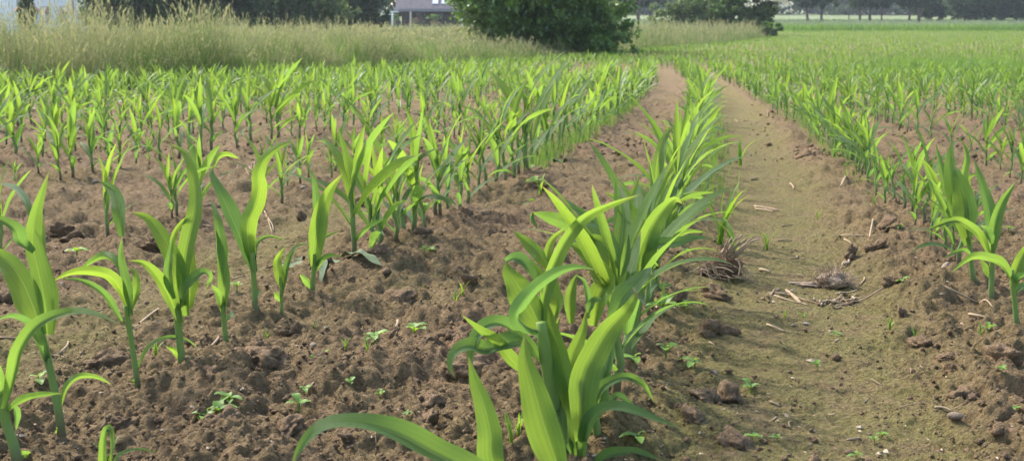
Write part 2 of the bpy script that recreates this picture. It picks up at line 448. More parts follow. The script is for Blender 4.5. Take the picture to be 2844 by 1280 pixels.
# --- the front plants: stems and leaves drawn from the photograph, at the depth of the ground they stand on
CROPS = {'A': (0, 850, 2.696), 'B': (0, 400, 2.52), 'C': (950, 400, 2.52), 'D': (950, 850, 2.696), 'E': (1200, 500, 2.862),
         'F': (1894, 400, 2.52), 'G': (0, 0, .9055), 'X': (0, 0, 1.0)}
def pxy(c, x, y):
    ox, oy, s = CROPS[c]; return ox + x / s, oy + y / s
def hero(row, base, stem, leaves, seed):
    """base: photo pixel of the foot; stem: (crop, points, px width); leaves: (crop, points, px width, depth at root, depth at tip, tint)"""
    rng = np.random.default_rng(seed)
    bx, by = pix_ground(*base); bz = gz(bx, by)
    root = empty('maize_plant', (bx, by, bz))
    off = np.array([bx, by, bz])
    c, pts, w = stem
    P = [np.array([bx, by, bz - .03]), np.array([bx, by, bz + .004])] + [at(*pxy(c, *p), by) for p in pts]
    r = w / CROPS[c][2] / FPX * by / 2
    S = resample(P, 16); v = np.linspace(0, 1, 16)
    mb = MB(); tube(mb, S - off, r * (1.05 - .15 * v + .05 * np.sin(v * 9)) * np.where(v > .9, .8, 1), 12)
    link('stem', mb.mesh('stem', STEM), root)
    top = bz
    for (c, pts, w, d0, d1, ti) in leaves:  # low tint colours in bluish sky sheen, high tint backlit yellow
        n = len(pts); ds = np.linspace(0, 1, n)
        P = np.stack([at(*pxy(c, *p), by + d0 + (d1 - d0) * s ** 1.3) for p, s in zip(pts, ds)])
        P = resample(P, 26); t = nrm(np.gradient(P, axis=0)); top = max(top, P[:, 2].max())
        view = nrm(P - np.array([0, 0, CAMH]))
        S0 = nrm(np.cross(t, view)); N0 = np.cross(S0, t)
        sgn = np.where(N0[:, 2].mean() >= 0, 1.0, -1.0)
        hor = np.sqrt(np.clip(1 - t[:, 2] ** 2, 0, 1))
        roll = np.radians(rng.uniform(8, 24) + 22 * hor) * np.where(rng.random() < .5, 1, 1)
        s0 = np.where(sgn > 0, S0, -S0)
        N0 = np.cross(s0, t)
        # turn the blade about its rib so that its upper face looks up
        a = roll[:, None]; cand1 = s0 * np.cos(a) + N0 * np.sin(a); cand2 = s0 * np.cos(a) - N0 * np.sin(a)
        up1 = np.abs(np.cross(cand1, t)[:, 2]).mean(); up2 = np.abs(np.cross(cand2, t)[:, 2]).mean()
        Sd = (cand1 if up1 > up2 else cand2) if ti < .45 else (cand2 if up1 > up2 else cand1)
        if ti >= .45: Sd = nrm(Sd * .55 + s0 * .45)
        s = np.linspace(0, 1, 26)
        wm = 1.18 * w / CROPS[c][2] / FPX * by / 2 / np.cos(roll.mean())
        Wd = wm * np.minimum(1, .5 + 1.7 * s) * np.clip(1 - s ** 2.3, 0, 1)
        fold = np.radians(rng.uniform(14, 26)) + np.radians(32) * (1 - s) ** 2
        m = MB(); strip(m, P - off, Sd, Wd, fold, ti, 8, .10, rng)
        link('leaf', m.mesh('leaf', MAIZE), root)
    plants_placed.append([row, by, bx, top - bz, root])

hero('L1', (50, 1305), ('A', [(90, 1000), (45, 870), (10, 680), (-30, 560)], 80), [
    ('A', [(50, 800), (110, 745), (200, 690), (330, 660), (470, 650)], 62, 0, -.06, .3),
    ('A', [(40, 760), (75, 620), (115, 450), (150, 320), (250, 170), (400, 80), (600, 40), (760, 75), (915, 145)], 105, -.02, -.12, .3),
    ('A', [(90, 740), (120, 800), (118, 930)], 60, 0, .03, .1),
    ('A', [(10, 720), (0, 560), (-60, 420), (-150, 380)], 90, 0, -.1, .6),
    ('A', [(130, 1159), (170, 1110), (250, 1105)], 60, 0, .05, .5)], 1)
hero('L1', (172, 1222), ('A', [(440, 800), (395, 560), (345, 350), (300, 150)], 62), [
    ('A', [(455, 750), (490, 620), (560, 540), (650, 520), (750, 540), (838, 588)], 54, 0, .08, .5),
    ('A', [(462, 960), (440, 915), (418, 905)], 60, 0, -.01, .6),
    ('A', [(370, 520), (320, 330), (240, 160), (150, 90), (60, 75), (-40, 110)], 80, 0, -.1, .2),
    ('B', [(300, 1340), (230, 1130), (140, 930), (30, 800), (-120, 700)], 190, 0, .06, .95),
    ('B', [(330, 1330), (310, 1100), (265, 880), (225, 680), (250, 480), (300, 320), (345, 190)], 135, .01, .07, .55),
    ('B', [(350, 1330), (360, 1100), (310, 900), (280, 760), (290, 640), (300, 480)], 110, .03, .1, .6),
    ('B', [(230, 760), (150, 690), (110, 600), (0, 530), (-120, 520)], 95, .02, .0, .1),
    ('B', [(225, 560), (190, 440), (150, 360), (90, 300), (-10, 275)], 62, .05, .16, .15)], 2)
hero('L1', (384, 1098), ('A', [(1015, 470), (990, 300), (960, 120), (940, 0)], 46), [
    ('B', [(905, 1180), (850, 1030), (790, 945), (720, 905), (600, 888), (480, 905), (355, 965)], 88, 0, -.1, .95),
    ('B', [(850, 1240), (760, 1090), (680, 1010), (560, 955), (410, 938)], 55, 0, -.05, .25),
    ('B', [(870, 950), (815, 830), (740, 785), (650, 815), (550, 890)], 58, .02, .1, .45),
    ('B', [(910, 1200), (880, 980), (850, 830), (842, 740), (858, 640)], 78, 0, .02, .1),
    ('B', [(858, 650), (845, 540), (835, 430), (800, 330), (690, 252)], 100, .02, .1, .5),
    ('B', [(920, 1150), (955, 1000), (945, 900), (900, 860)], 70, .02, .04, .9),
    ('A', [(1035, 480), (1070, 390), (1120, 310), (1200, 255), (1300, 235), (1400, 255), (1490, 318)], 40, 0, .14, .3),
    ('A', [(1045, 600), (1010, 565), (970, 558)], 40, 0, -.01, .4)], 3)
hero('L1', (514, 1052), ('A', [(1370, 470), (1355, 350), (1340, 200), (1330, 50), (1325, -60)], 62), [
    ('A', [(1375, 490), (1395, 420), (1465, 352)], 40, 0, .05, .3),
    ('A', [(1345, 400), (1310, 330), (1235, 296)], 44, 0, -.03, .6),
    ('B', [(1265, 1150), (1300, 1030), (1360, 945), (1425, 900), (1468, 930), (1440, 1010)], 78, 0, .05, .1),
    ('B', [(1260, 1250), (1190, 1080), (1110, 940), (1010, 840), (890, 815)], 104, 0, -.06, .95),
    ('B', [(1290, 1130), (1260, 900), (1190, 730), (1110, 600), (1020, 510), (915, 478)], 118, .02, .1, .95),
    ('B', [(1310, 1200), (1290, 980), (1300, 800), (1335, 620), (1368, 480), (1372, 340), (1340, 160), (1280, 50), (1165, -5)], 120, .02, .16, .7),
    ('B', [(1320, 1150), (1330, 960), (1325, 800), (1350, 640)], 105, .04, .1, .95),
    ('B', [(1225, 1080), (1180, 930), (1190, 780), (1212, 640)], 70, -.02, -.01, .3),
    ('B', [(1190, 790), (1215, 640), (1270, 550), (1345, 488)], 40, .02, .08, .9)], 4)
hero('L1', (629, 962), ('A', [(1680, 150), (1668, 20), (1660, -80)], 42), [
    ('B', [(1565, 1170), (1575, 980), (1555, 780), (1512, 600)], 88, 0, .04, .85),
    ('B', [(1555, 960), (1550, 760), (1525, 560), (1500, 460), (1475, 378)], 84, .02, .1, .05),
    ('B', [(1560, 1200), (1530, 1060), (1478, 980)], 66, 0, -.04, .4),
    ('A', [(1690, 150), (1700, 110), (1735, 70), (1725, 30)], 52, .0, .05, .05)], 5)
hero('L1', (714, 887), ('B', [(1785, 1130), (1780, 1000), (1772, 880), (1765, 760)], 44), [
    ('B', [(1770, 900), (1720, 760), (1650, 580), (1570, 400), (1505, 270), (1478, 195), (1500, 150)], 128, 0, .1, .1),
    ('B', [(1500, 155), (1530, 95), (1590, 75), (1680, 105)], 40, .1, .16, .6),
    ('B', [(1765, 880), (1735, 680), (1740, 520), (1790, 410), (1812, 300), (1805, 210), (1860, 90), (1960, 10), (2080, -25)], 112, .0, -.08, .95),
    ('B', [(1780, 900), (1785, 760), (1815, 680), (1890, 648), (2005, 672)], 40, 0, .08, .2),
    ('B', [(1785, 1110), (1800, 1060), (1830, 1010)], 40, 0, .03, .0)], 6)
hero('L1', (783, 882), ('B', [(1972, 1130), (1968, 1020), (1962, 930)], 26), [
    ('B', [(1968, 1010), (1945, 900), (1940, 810), (1990, 722)], 76, 0, .03, .9),
    ('B', [(1975, 1060), (1995, 930), (2025, 800), (2080, 715), (2175, 695)], 44, 0, .06, .3),
    ('B', [(1965, 1100), (1940, 1060), (1915, 1040)], 40, 0, -.03, .6),
    ('B', [(1975, 1000), (2000, 880), (2015, 760)], 50, .01, .04, .2)], 7)
hero('L1', (867, 830), ('B', [(2188, 1000), (2195, 880), (2200, 770)], 36), [
    ('B', [(2198, 850), (2215, 640), (2245, 470), (2310, 320), (2400, 205)], 128, 0, .05, .75),
    ('B', [(2205, 700), (2212, 480), (2195, 260), (2150, 140)], 66, .02, .06, .15),
    ('B', [(2205, 900), (2250, 820), (2310, 780), (2394, 790)], 44, 0, -.04, .3),
    ('B', [(2185, 860), (2180, 750), (2260, 660), (2394, 600)], 40, 0, .06, .4),
    ('B', [(2180, 1010), (2140, 950), (2095, 910)], 50, 0, -.03, .5)], 8)
# the crowded plants at the front of the row beside the wheel track
hero('C', (1560, 1420), ('D', [(1640, 1300), (1600, 1160)], 90), [
    ('D', [(1660, 1330), (1590, 1120), (1500, 850), (1430, 600), (1375, 400), (1365, 205)], 290, -.02, .02, .75),
    ('D', [(1300, 1420), (1130, 1160), (1110, 950), (1060, 730), (995, 560), (945, 370)], 200, -.05, -.02, .8),
    ('G', [(1290, 1290), (1200, 1200), (1100, 1145), (1000, 1092), (900, 1064), (820, 1068), (765, 1112), (725, 1190)], 62, -.12, -.16, .35)], 11)
hero('C', (1612, 1292), ('D', [(1780, 1120), (1778, 900), (1790, 700), (1800, 560)], 120), [
    ('D', [(1785, 1000), (1790, 720), (1810, 520), (1880, 360), (1990, 180), (2130, 30), (2200, -90), (2170, -150)], 230, -.02, .05, .95),
    ('E', [(1440, 1130), (1530, 950), (1620, 840), (1700, 740), (1745, 690)], 190, .05, .1, .1),
    ('D', [(1800, 1160), (1820, 980), (1870, 850), (1950, 775), (2050, 755), (2200, 785), (2370, 850), (2565, 925)], 100, -.02, -.08, .3),
    ('D', [(1830, 880), (1880, 730), (1950, 610), (2050, 550), (2150, 535), (2260, 590), (2340, 725)], 88, 0, .05, .35),
    ('D', [(1850, 1250), (1960, 1130), (2080, 1095), (2220, 1090), (2410, 1160)], 80, -.03, -.06, .25),
    ('D', [(1760, 900), (1700, 620), (1640, 380), (1580, 150), (1530, -60)], 170, .02, .08, .95),
    ('D', [(1740, 1080), (1680, 960), (1640, 800), (1630, 640)], 120, 0, .05, .6),
    ('D', [(1770, 1150), (1760, 900), (1735, 720), (1745, 520)], 150, -.01, .02, .55),
    ('D', [(1730, 900), (1690, 600), (1720, 380), (1800, 180), (1830, 20)], 150, .05, .1, .9),
    ('D', [(1800, 980), (1850, 700), (1930, 480), (1990, 330), (2000, 200)], 120, .03, .08, .15),
    ('D', [(1715, 1100), (1690, 1010), (1665, 1005), (1650, 1060)], 60, -.01, -.02, .0)], 12)
hero('C', (1580, 1262), ('D', [(1640, 950), (1570, 640), (1520, 330), (1490, 120)], 110), [
    ('E', [(880, 1250), (870, 1050), (905, 850), (960, 680), (1060, 480), (1200, 310), (1400, 205), (1660, 112)], 118, .02, .12, .9),
    ('E', [(850, 1200), (740, 1165), (665, 1080), (760, 930), (880, 810), (1020, 725), (1160, 692), (1310, 712)], 120, -.04, -.1, .05),
    ('E', [(860, 1160), (770, 980), (680, 830), (605, 720), (585, 640)], 240, .04, .06, .8),
    ('E', [(590, 650), (650, 628), (720, 650), (790, 730), (835, 830)], 110, .06, .04, .0),
    ('D', [(1560, 560), (1535, 330), (1500, 130), (1480, -40)], 130, .02, .05, .35),
    ('D', [(1640, 950), (1590, 650), (1560, 420), (1590, 200), (1640, 60)], 140, .03, .08, .85),
    ('D', [(1620, 1000), (1570, 800), (1560, 620), (1600, 480), (1650, 560)], 110, .01, .03, .1),
    ('E', [(960, 1130), (1000, 980), (960, 850), (880, 760), (770, 610)], 110, .05, .1, .8),
    ('D', [(1480, 420), (1340, 285), (1200, 305), (1080, 330), (960, 300), (850, 345), (810, 440), (850, 540)], 150, 0, -.05, .3),
    ('D', [(1470, 560), (1330, 460), (1240, 370), (1150, 250), (1040, 180), (890, 60)], 90, .0, -.03, .75),
    ('D', [(1340, 250), (1250, 165), (1150, 135), (1060, 170), (990, 270), (965, 400), (985, 520)], 120, .02, -.04, .1)], 13)
hero('C', (1666, 1250), ('D', [(1920, 1000), (1880, 700), (1860, 500)], 70), [
    ('E', [(1290, 1159), (1330, 950), (1390, 800), (1300, 660), (1190, 560), (1070, 490)], 190, .1, .16, .95),
    ('E', [(930, 700), (860, 590), (780, 510), (645, 402)], 118, .12, .16, .85),
    ('E', [(1240, 1100), (1235, 920), (1205, 800), (1145, 755)], 60, .05, .03, .0),
    ('E', [(1100, 1140), (1090, 960), (1120, 820), (1160, 740)], 100, .06, .1, .85),
    ('D', [(1900, 900), (1950, 620), (2000, 400), (2040, 190)], 150, .02, .06, .1),
    ('E', [(1240, 1060), (1290, 960), (1380, 960)], 70, .04, .04, .1),
    ('E', [(1000, 880), (940, 740), (910, 640), (950, 480), (1080, 365)], 80, .12, .18, .9)], 14)
hero('C', (1695, 1226), ('D', [(1995, 900), (1985, 700), (1960, 450)], 42), [
    ('E', [(1470, 900), (1490, 720), (1410, 570), (1310, 470), (1160, 455)], 160, .14, .2, .95),
    ('E', [(1470, 700), (1440, 520), (1350, 390), (1200, 345)], 80, .1, .14, .0),
    ('E', [(1440, 800), (1430, 620), (1400, 480), (1290, 330), (1120, 225), (960, 245)], 84, .18, .24, .15),
    ('E', [(1200, 420), (1080, 360), (960, 310), (790, 255)], 130, .2, .2, .5),
    ('E', [(795, 260), (790, 310), (840, 395)], 44, .2, .18, .0),
    ('D', [(2010, 760), (2060, 680), (2190, 745)], 70, 0, .03, .0),
    ('E', [(1500, 760), (1540, 580), (1560, 420)], 76, .1, .14, .6)], 15)
hero('C', (1746, 1034), ('E', [(1610, 1300), (1625, 1100), (1640, 900), (1650, 700)], 44), [
    ('E', [(1640, 900), (1690, 560), (1640, 350), (1530, 190), (1355, 85)], 160, 0, .06, .95),
    ('E', [(1650, 860), (1680, 560), (1740, 380), (1830, 240), (1930, 150), (1990, 190)], 190, -.02, .02, .9),
    ('E', [(1590, 640), (1680, 560), (1800, 515), (1950, 500), (2080, 460), (2220, 466)], 104, 0, -.05, .1),
    ('E', [(1680, 480), (1720, 280), (1760, 120), (1850, -30)], 100, .04, .1, .4),
    ('E', [(1560, 1100), (1530, 1050), (1510, 1130)], 60, 0, -.02, .0),
    ('D', [(2140, 470), (2120, 330), (2130, 250)], 50, 0, 0, .0),
    ('E', [(1650, 720), (1700, 620), (1800, 680)], 50, 0, .05, .6)], 16)
hero('C', (1801, 907), ('E', [(1705, 1000), (1715, 850), (1725, 700), (1735, 500)], 34), [
    ('E', [(1730, 700), (1770, 460), (1790, 250), (1830, 60)], 100, 0, .06, .7),
    ('E', [(1735, 600), (1690, 350), (1610, 180), (1480, 60)], 80, 0, .1, .85),
    ('E', [(1710, 1000), (1740, 880), (1800, 820)], 60, 0, .03, .0),
    ('E', [(1735, 700), (1850, 500), (1890, 320), (1960, 200)], 70, .0, .05, .8),
    ('E', [(1740, 640), (1900, 480), (2040, 410), (2200, 420)], 44, .02, .1, .5)], 17)
hero('C', (1829, 855), ('E', [(1795, 900), (1785, 700), (1790, 560), (1790, 420)], 40), [
    ('E', [(1790, 600), (1830, 330), (1900, 120), (1990, -40)], 90, .02, .1, .4),
    ('E', [(1795, 560), (1930, 250), (2010, 150), (2130, 140), (2250, 210)], 50, .02, .1, .6),
    ('E', [(1795, 880), (1830, 850), (1915, 825)], 50, 0, .05, .0),
    ('E', [(1790, 700), (1700, 620), (1620, 620)], 44, 0, -.05, .8),
    ('E', [(1790, 520), (1760, 300), (1700, 120), (1640, 20)], 84, .04, .12, .9)], 18)
# tall plants at the right edge
hero('R1', (2712, 800), ('F', [(2040, 940), (2020, 800), (2000, 600)], 40), [
    ('F', [(2010, 700), (1960, 480), (1900, 300), (1880, 100), (1900, -40)], 130, 0, .05, .6),
    ('F', [(2000, 620), (1860, 350), (1810, 150), (1775, -10)], 76, .02, .08, .35),
    ('F', [(2005, 650), (1985, 400), (1930, 220), (1900, 140)], 160, -.02, .02, .8),
    ('F', [(2010, 640), (1960, 300), (1990, 100), (1960, -30)], 84, .03, .08, .4),
    ('F', [(2020, 780), (1960, 750), (1830, 800)], 40, 0, -.06, .3),
    ('F', [(2030, 560), (2060, 400), (2095, 340)], 50, 0, .04, .0)], 21)
hero('R1', (2752, 841), ('F', [(2165, 1000), (2170, 860), (2165, 700)], 40), [
    ('F', [(2165, 760), (2160, 560), (2130, 380), (2080, 220), (2040, 100)], 90, .02, .08, .15),
    ('F', [(2170, 760), (2190, 560), (2240, 410), (2340, 260)], 90, 0, .0, .5),
    ('F', [(2150, 780), (2090, 650), (2000, 570), (1900, 535), (1690, 610)], 64, 0, -.06, .8),
    ('F', [(2165, 700), (2130, 600), (2090, 570)], 60, -.02, -.04, .0),
    ('F', [(2165, 940), (2120, 850), (2090, 800)], 50, 0, 0, .5)], 22)
hero('R1', (2824, 926), ('F', [(2330, 1130), (2315, 980), (2310, 880)], 40), [
    ('F', [(2315, 1000), (2340, 880), (2394, 760), (2450, 690)], 90, 0, .05, .95),
    ('F', [(2310, 960), (2250, 850), (2160, 800), (2030, 790), (1880, 900)], 60, 0, -.08, .6),
    ('F', [(2320, 980), (2370, 930), (2430, 900)], 60, 0, -.06, .3),
    ('F', [(2330, 1060), (2380, 1000), (2450, 980)], 60, 0, .03, .1)], 23)

# --- the rest of the rows
HERO_SPAN = {'L1': (0, 6.95), 'C': (0, 2.55), 'R1': (0, 4.6), 'L2': (0, 4.35), 'L3': (0, 6.8), 'R2': (0, 7.75)}
SPOTS = {'L1': [(980, 749, 360), (1035, 731, 370), (1063, 709, 300), (1123, 682, 290), (1147, 678, 350), (1212, 634, 260), (1224, 634, 240), (1277, 600, 250), (1305, 585, 200), (1377, 537, 270), (1400, 520, 230), (1460, 499, 290), (1494, 446, 230), (1515, 447, 240), (1534, 425, 220), (1560, 415, 170), (1596, 396, 200), (1245, 618, 210), (1330, 562, 220), (1350, 552, 200), (1425, 512, 230), (1440, 500, 200), (1478, 470, 210), (1550, 428, 200), (1578, 405, 190), (1100, 695, 250), (1180, 650, 230)],
         'L2': [(300, 657, 240), (494, 626, 220), (556, 614, 260), (736, 551, 200), (781, 570, 190), (5, 760, 300), (480, 630, 190)],
         'L3': [(42, 514, 80), (109, 505, 110), (168, 511, 170), (202, 508, 210), (261, 506, 160), (309, 489, 150), (334, 489, 130), (382, 472, 130), (415, 468, 90), (446, 463, 150), (497, 452, 200), (525, 433, 180), (559, 437, 200), (588, 433, 190), (657, 416, 180), (696, 402, 180)],
         'R1': [(2408, 522, 210), (2385, 496, 150), (2457, 579, 160), (2509, 598, 190), (2541, 642, 170), (2584, 690, 180), (2624, 702, 210), (2565, 642, 240), (2433, 548, 170), (2363, 473, 160), (2600, 672, 230), (2660, 748, 250), (2480, 588, 190), (2530, 622, 220), (2640, 722, 200), (2395, 508, 170), (2350, 450, 150)],
         'R2': [(2497, 371, 130), (2520, 378, 90), (2545, 386, 140), (2585, 398, 120), (2640, 420, 110), (2690, 440, 120), (2736, 464, 150), (2779, 475, 110), (2805, 490, 140), (2834, 507, 150)]}
field = []
for key, L in SPOTS.items():
    for (px, py, hp) in L:
        x, y = pix_ground(px, py); field.append((key, x, y, float(np.clip(hp / FPX * y * 1.12, .12, .52))))
for y in (1.62, 1.70, 1.83, 1.98, 2.10, 2.22, 2.34, 2.46): field.append(('C', float(rowx(y)) - .185 + RNG.normal(0, .012), y, .36 + RNG.normal(0, .02)))
for key, off in ROWOFF:
    y = 1.35 + RNG.random() * .1
    yend = 26.5 + RNG.normal(0, .35) + (1.5 if key[0] == 'R' else 0)
    while y < yend:
        y += RNG.uniform(.105, .185)
        if key in HERO_SPAN and y < HERO_SPAN[key][1]: continue
        x = float(rowx(y)) + off + RNG.normal(0, .018)
        if abs(x) > .50 * y + .5 or x < edgex(y) + .15: continue
        if RNG.random() < (.07 if y < 12 else .04): continue
        h = RNG.normal(.37, .055)
        if key == 'L2': h = RNG.normal(.27, .06) if y < 9 else RNG.normal(.37, .04)
        if y > 9 and key in ('C', 'R1') or y > 9 and key[0] == 'L': x += RNG.normal(0, .06)
        if key == 'R1': h = RNG.normal(.32, .06) if y < 12 else RNG.normal(.37, .04)
        if key == 'C': h = RNG.normal(.38, .05); y += .025
        if key[0] == 'L' and int(key[1:]) >= 3: h = RNG.normal(.35, .065)
        field.append((key, x, y, float(np.clip(h * (.86 if key == 'C' and 3 < y < 11 else .88 if key[0] == 'R' else 1.0), .13, .52))))
yy = 27.6
while yy < 121:
    yy += .75
    x = max(-.5 * yy, float(edgex(yy))) + .1
    while x < .5 * yy:
        x += RNG.uniform(.13, .21) if yy < 45 else RNG.uniform(.17, .29)
        y = yy + .06 * (x - .1 * yy) * 0 + RNG.normal(0, .03)
        if x > edgex(y) + .2: field.append(('H', x, y, float(np.clip(RNG.normal(.30, .045), .15, .40))))
def inview(x, y, h):
    return abs(x) < .475 * y + .12
field.sort(key=lambda p: p[2] - .0 * p[3])
near = [p for p in field if p[0] != 'H' and inview(p[1], p[2], p[3])][:300 - len(plants_placed)]
nearset = set(id(p) for p in near)
rest = [p for p in field if id(p) not in nearset]
for (key, x, y, h) in near:
    parts = VARIANTS[int(RNG.integers(0, len(VARIANTS)))]
    root = empty('maize_plant', (x, y, gz(x, y) + .002), RNG.random() * 6.283)
    s = h / PH * RNG.uniform(.95, 1.1); root.scale = (s * RNG.uniform(.9, 1.1),) * 2 + (s,)
    for nm, me in parts: link(nm, me, root)
    plants_placed.append([key, y, x, h, root])
byrow = {}
for p in plants_placed: byrow.setdefault(p[0], []).append(p)
for key, ps in byrow.items():
    ps.sort(key=lambda p: p[1])
    for k, p in enumerate(ps):
        size = 'tall' if p[3] > .40 else ('small' if p[3] < .27 else 'young')
        n = ordinal(k + 1)
        tag(p[4], f'{size} maize plant, {n}{"" if n == "nearest" else " nearest"} in the {row_words(key)}', 'maize plant', GROUP_MAIZE)

def scatter(protos, items, rng, z_fn):
    """join copies of the prototype arrays at the items' places into one set of arrays"""
    mb = MB(); pick = rng.integers(0, len(protos), len(items))
    X = np.array([p[1] for p in items]); Y = np.array([p[2] for p in items]); Hh = np.array([p[3] for p in items]); Z = z_fn(X, Y)
    for k, (V, Q, T, A) in enumerate(protos):
        I = np.where(pick == k)[0]
        if not len(I): continue
        a = rng.random(len(I)) * 6.283; s = Hh[I] / PH
        c = np.cos(a)[:, None]; sn = np.sin(a)[:, None]
        vx = (V[None, :, 0] * c - V[None, :, 1] * sn) * s[:, None] + X[I][:, None]
        vy = (V[None, :, 0] * sn + V[None, :, 1] * c) * s[:, None] + Y[I][:, None]
        vz = V[None, :, 2] * s[:, None] + Z[I][:, None]
        VV = np.stack([vx, vy, vz], -1).reshape(-1, 3)
        o = (np.arange(len(I)) * len(V))[:, None, None]
        AA = np.repeat(A[None], len(I), 0).copy(); AA[..., 2] += rng.normal(0, .15, len(I))[:, None]
        mb.add(VV, (Q[None] + o).reshape(-1, 4) if len(Q) else None, (T[None] + o).reshape(-1, 3) if len(T) else None, AA.reshape(-1, 3))
    return mb
r2 = np.random.default_rng(21)
zf = lambda X, Y: macro(X, Y) + micro(X, Y)
A_ = [p for p in rest if p[2] < 17]; B_ = [p for p in rest if 17 <= p[2] < 42]; C_ = [p for p in rest if p[2] >= 42]
allmb = MB()
for items, seg, na, keep, ws in ((A_, 6, 2, 9, 1.0), (B_, 3, 2, 5, 1.2), (C_, 2, 1, 4, 1.6)):
    pr = [proto_arrays(300 + k, PH, seg, na, keep, ws) for k in range(10)]
    V, Q, T, A = scatter(pr, items, r2, zf).arrays(); allmb.add(V, Q, T, A)
tag(link('maize_crop', allmb.mesh('maize_crop', MAIZE_FAR)), 'young green maize crop filling the field beyond the nearest plants', 'maize crop', kind='stuff')
print('MAIZE near', len(near), 'A', len(A_), 'B', len(B_), 'C', len(C_), 'faces', sum(len(q) for q in allmb.q))

# ------------------------------------------------------------------ grasses (too many blades to count)
def blades(mb, X, Y, Z, Hh, Wd, lean, tint0, tint1, rng, seg=3, plume=0.0, upright=.25):
    """tapered blades; a share of them carries a loose seed head"""
    n = len(X); a = rng.random(n) * 6.283; le = np.abs(rng.normal(0, upright, n)) + lean
    s = np.linspace(0, 1, seg + 1)
    dx = np.cos(a) * le; dy = np.sin(a) * le
    P = np.stack([X[:, None] + dx[:, None] * Hh[:, None] * s ** 1.8, Y[:, None] + dy[:, None] * Hh[:, None] * s ** 1.8,
                  Z[:, None] + Hh[:, None] * s * (1 - .22 * le[:, None] * s)], -1)
    b = rng.random(n) * 6.283; S = np.stack([np.cos(b), np.sin(b), 0 * b], 1)
    w = Wd[:, None] * np.clip(1.02 - s ** 1.6, .05, 1)
    V = np.stack([P - S[:, None] * w[..., None] / 2, P + S[:, None] * w[..., None] / 2], 2)
    ti = np.clip(tint0[:, None] + (tint1 - tint0)[:, None] * s, 0, 1)
    A = np.zeros((n, seg + 1, 2, 3)); A[..., 1] = s[None, :, None]; A[..., 2] = ti[..., None]
    m = (seg + 1) * 2
    base = (np.arange(n) * m)[:, None, None]
    k = np.arange(seg) * 2; q = np.stack([k, k + 1, k + 3, k + 2], -1)
    mb.add(V.reshape(-1, 3), (q[None] + base).reshape(-1, 4), None, A.reshape(-1, 3))
    if plume > 0:
        I = np.where(rng.random(n) < plume)[0]; nk = 5; K = len(I) * nk
        T = np.repeat(P[I, -1], nk, 0); D = np.repeat(nrm(P[I, -1] - P[I, -2]), nk, 0); L = np.repeat(Hh[I] * rng.uniform(.12, .22, len(I)), nk)
        f = np.tile(np.linspace(-.9, .25, nk), len(I)); C = T + D * (f * L)[:, None] + rng.normal(0, .010, (K, 3)) * (Hh[I].repeat(nk)[:, None])
        r = rng.random(K) * 6.283; o1 = nrm(np.stack([np.cos(r), np.sin(r), rng.normal(0, .5, K)], 1)); w2 = (Wd[I].repeat(nk) * rng.uniform(.7, 1.5, K))[:, None]
        up = D * (L * .22)[:, None]
        VV = np.stack([C - up, C + o1 * w2, C + up, C - o1 * w2], 1)
        A = np.zeros((K, 4, 3)); A[..., 1] = 1; A[..., 2] = np.clip(rng.normal(.85, .2, K), 0, 1)[:, None]
        mb.add(VV.reshape(-1, 3), np.arange(K * 4).reshape(-1, 4), None, A.reshape(-1, 3))
def verge(name, label, y0, y1, n, depth, hfun, width, seg, seed, cat='grass', plume=.34):
    rng = np.random.default_rng(seed); Y = rng.uniform(y0, y1, n)
    back = depth * rng.random(n) ** 1.6
    X = edgex(Y) - back * .95 - .02; Y = Y + back * .35
    cl = vnoise(X, Y, .55, seed) + .6 * vnoise(X, Y, 1.7, seed + 1)
    H_ = hfun(X, Y) * (1 + .85 * cl) * rng.uniform(.55, 1.12, n) * np.clip(.5 + back / .8, .5, 1)
    Z = macro(X, Y) + .12 * np.clip(back / 2, 0, 1) - .02
    grn = np.clip((.26 if seed in (52, 53) else .08) + 1.3 * vnoise(X, Y, .8, seed + 5) + rng.normal(0, .14, n), 0, 1)
    mb = MB(); blades(mb, X, Y, Z, H_, width * rng.uniform(.6, 1.3, n), .05, grn * .4, np.clip(grn + .17, 0, 1), rng, seg, plume)
    o = link(name, mb.mesh(name, GRASS)); tag(o, label, cat, kind='stuff'); return o
lh = lambda X, Y: np.interp(Y, [6, 12, 14, 16, 18.5, 21, 23, 27, 34, 40, 44, 60, 100], [.6, .62, .62, .86, 1.0, .95, .88, .86, .66, .6, .85, 1.0, 1.0])
verge('tall_grass', 'tall seeding grass on the bank at the left field edge', 10.5, 27, 28000, 3.0, lh, .0085, 3, 51)
verge('tall_grass', 'tall beige green grass below the house and bush', 26, 43, 11000, 5.0, lh, .014, 3, 52)
verge('green_weeds', 'green weeds growing through the grass bank at left', 10.5, 34, 11000, 2.6, lambda X, Y: .72 * lh(X, Y), .015, 3, 54, 'weeds', 0.0).data.materials[0] = GRASSGREEN
verge('tall_grass', 'dry beige grass strip between round bush and elder shrub', 42, 100, 11000, 6.0, lh, .024, 2, 53)

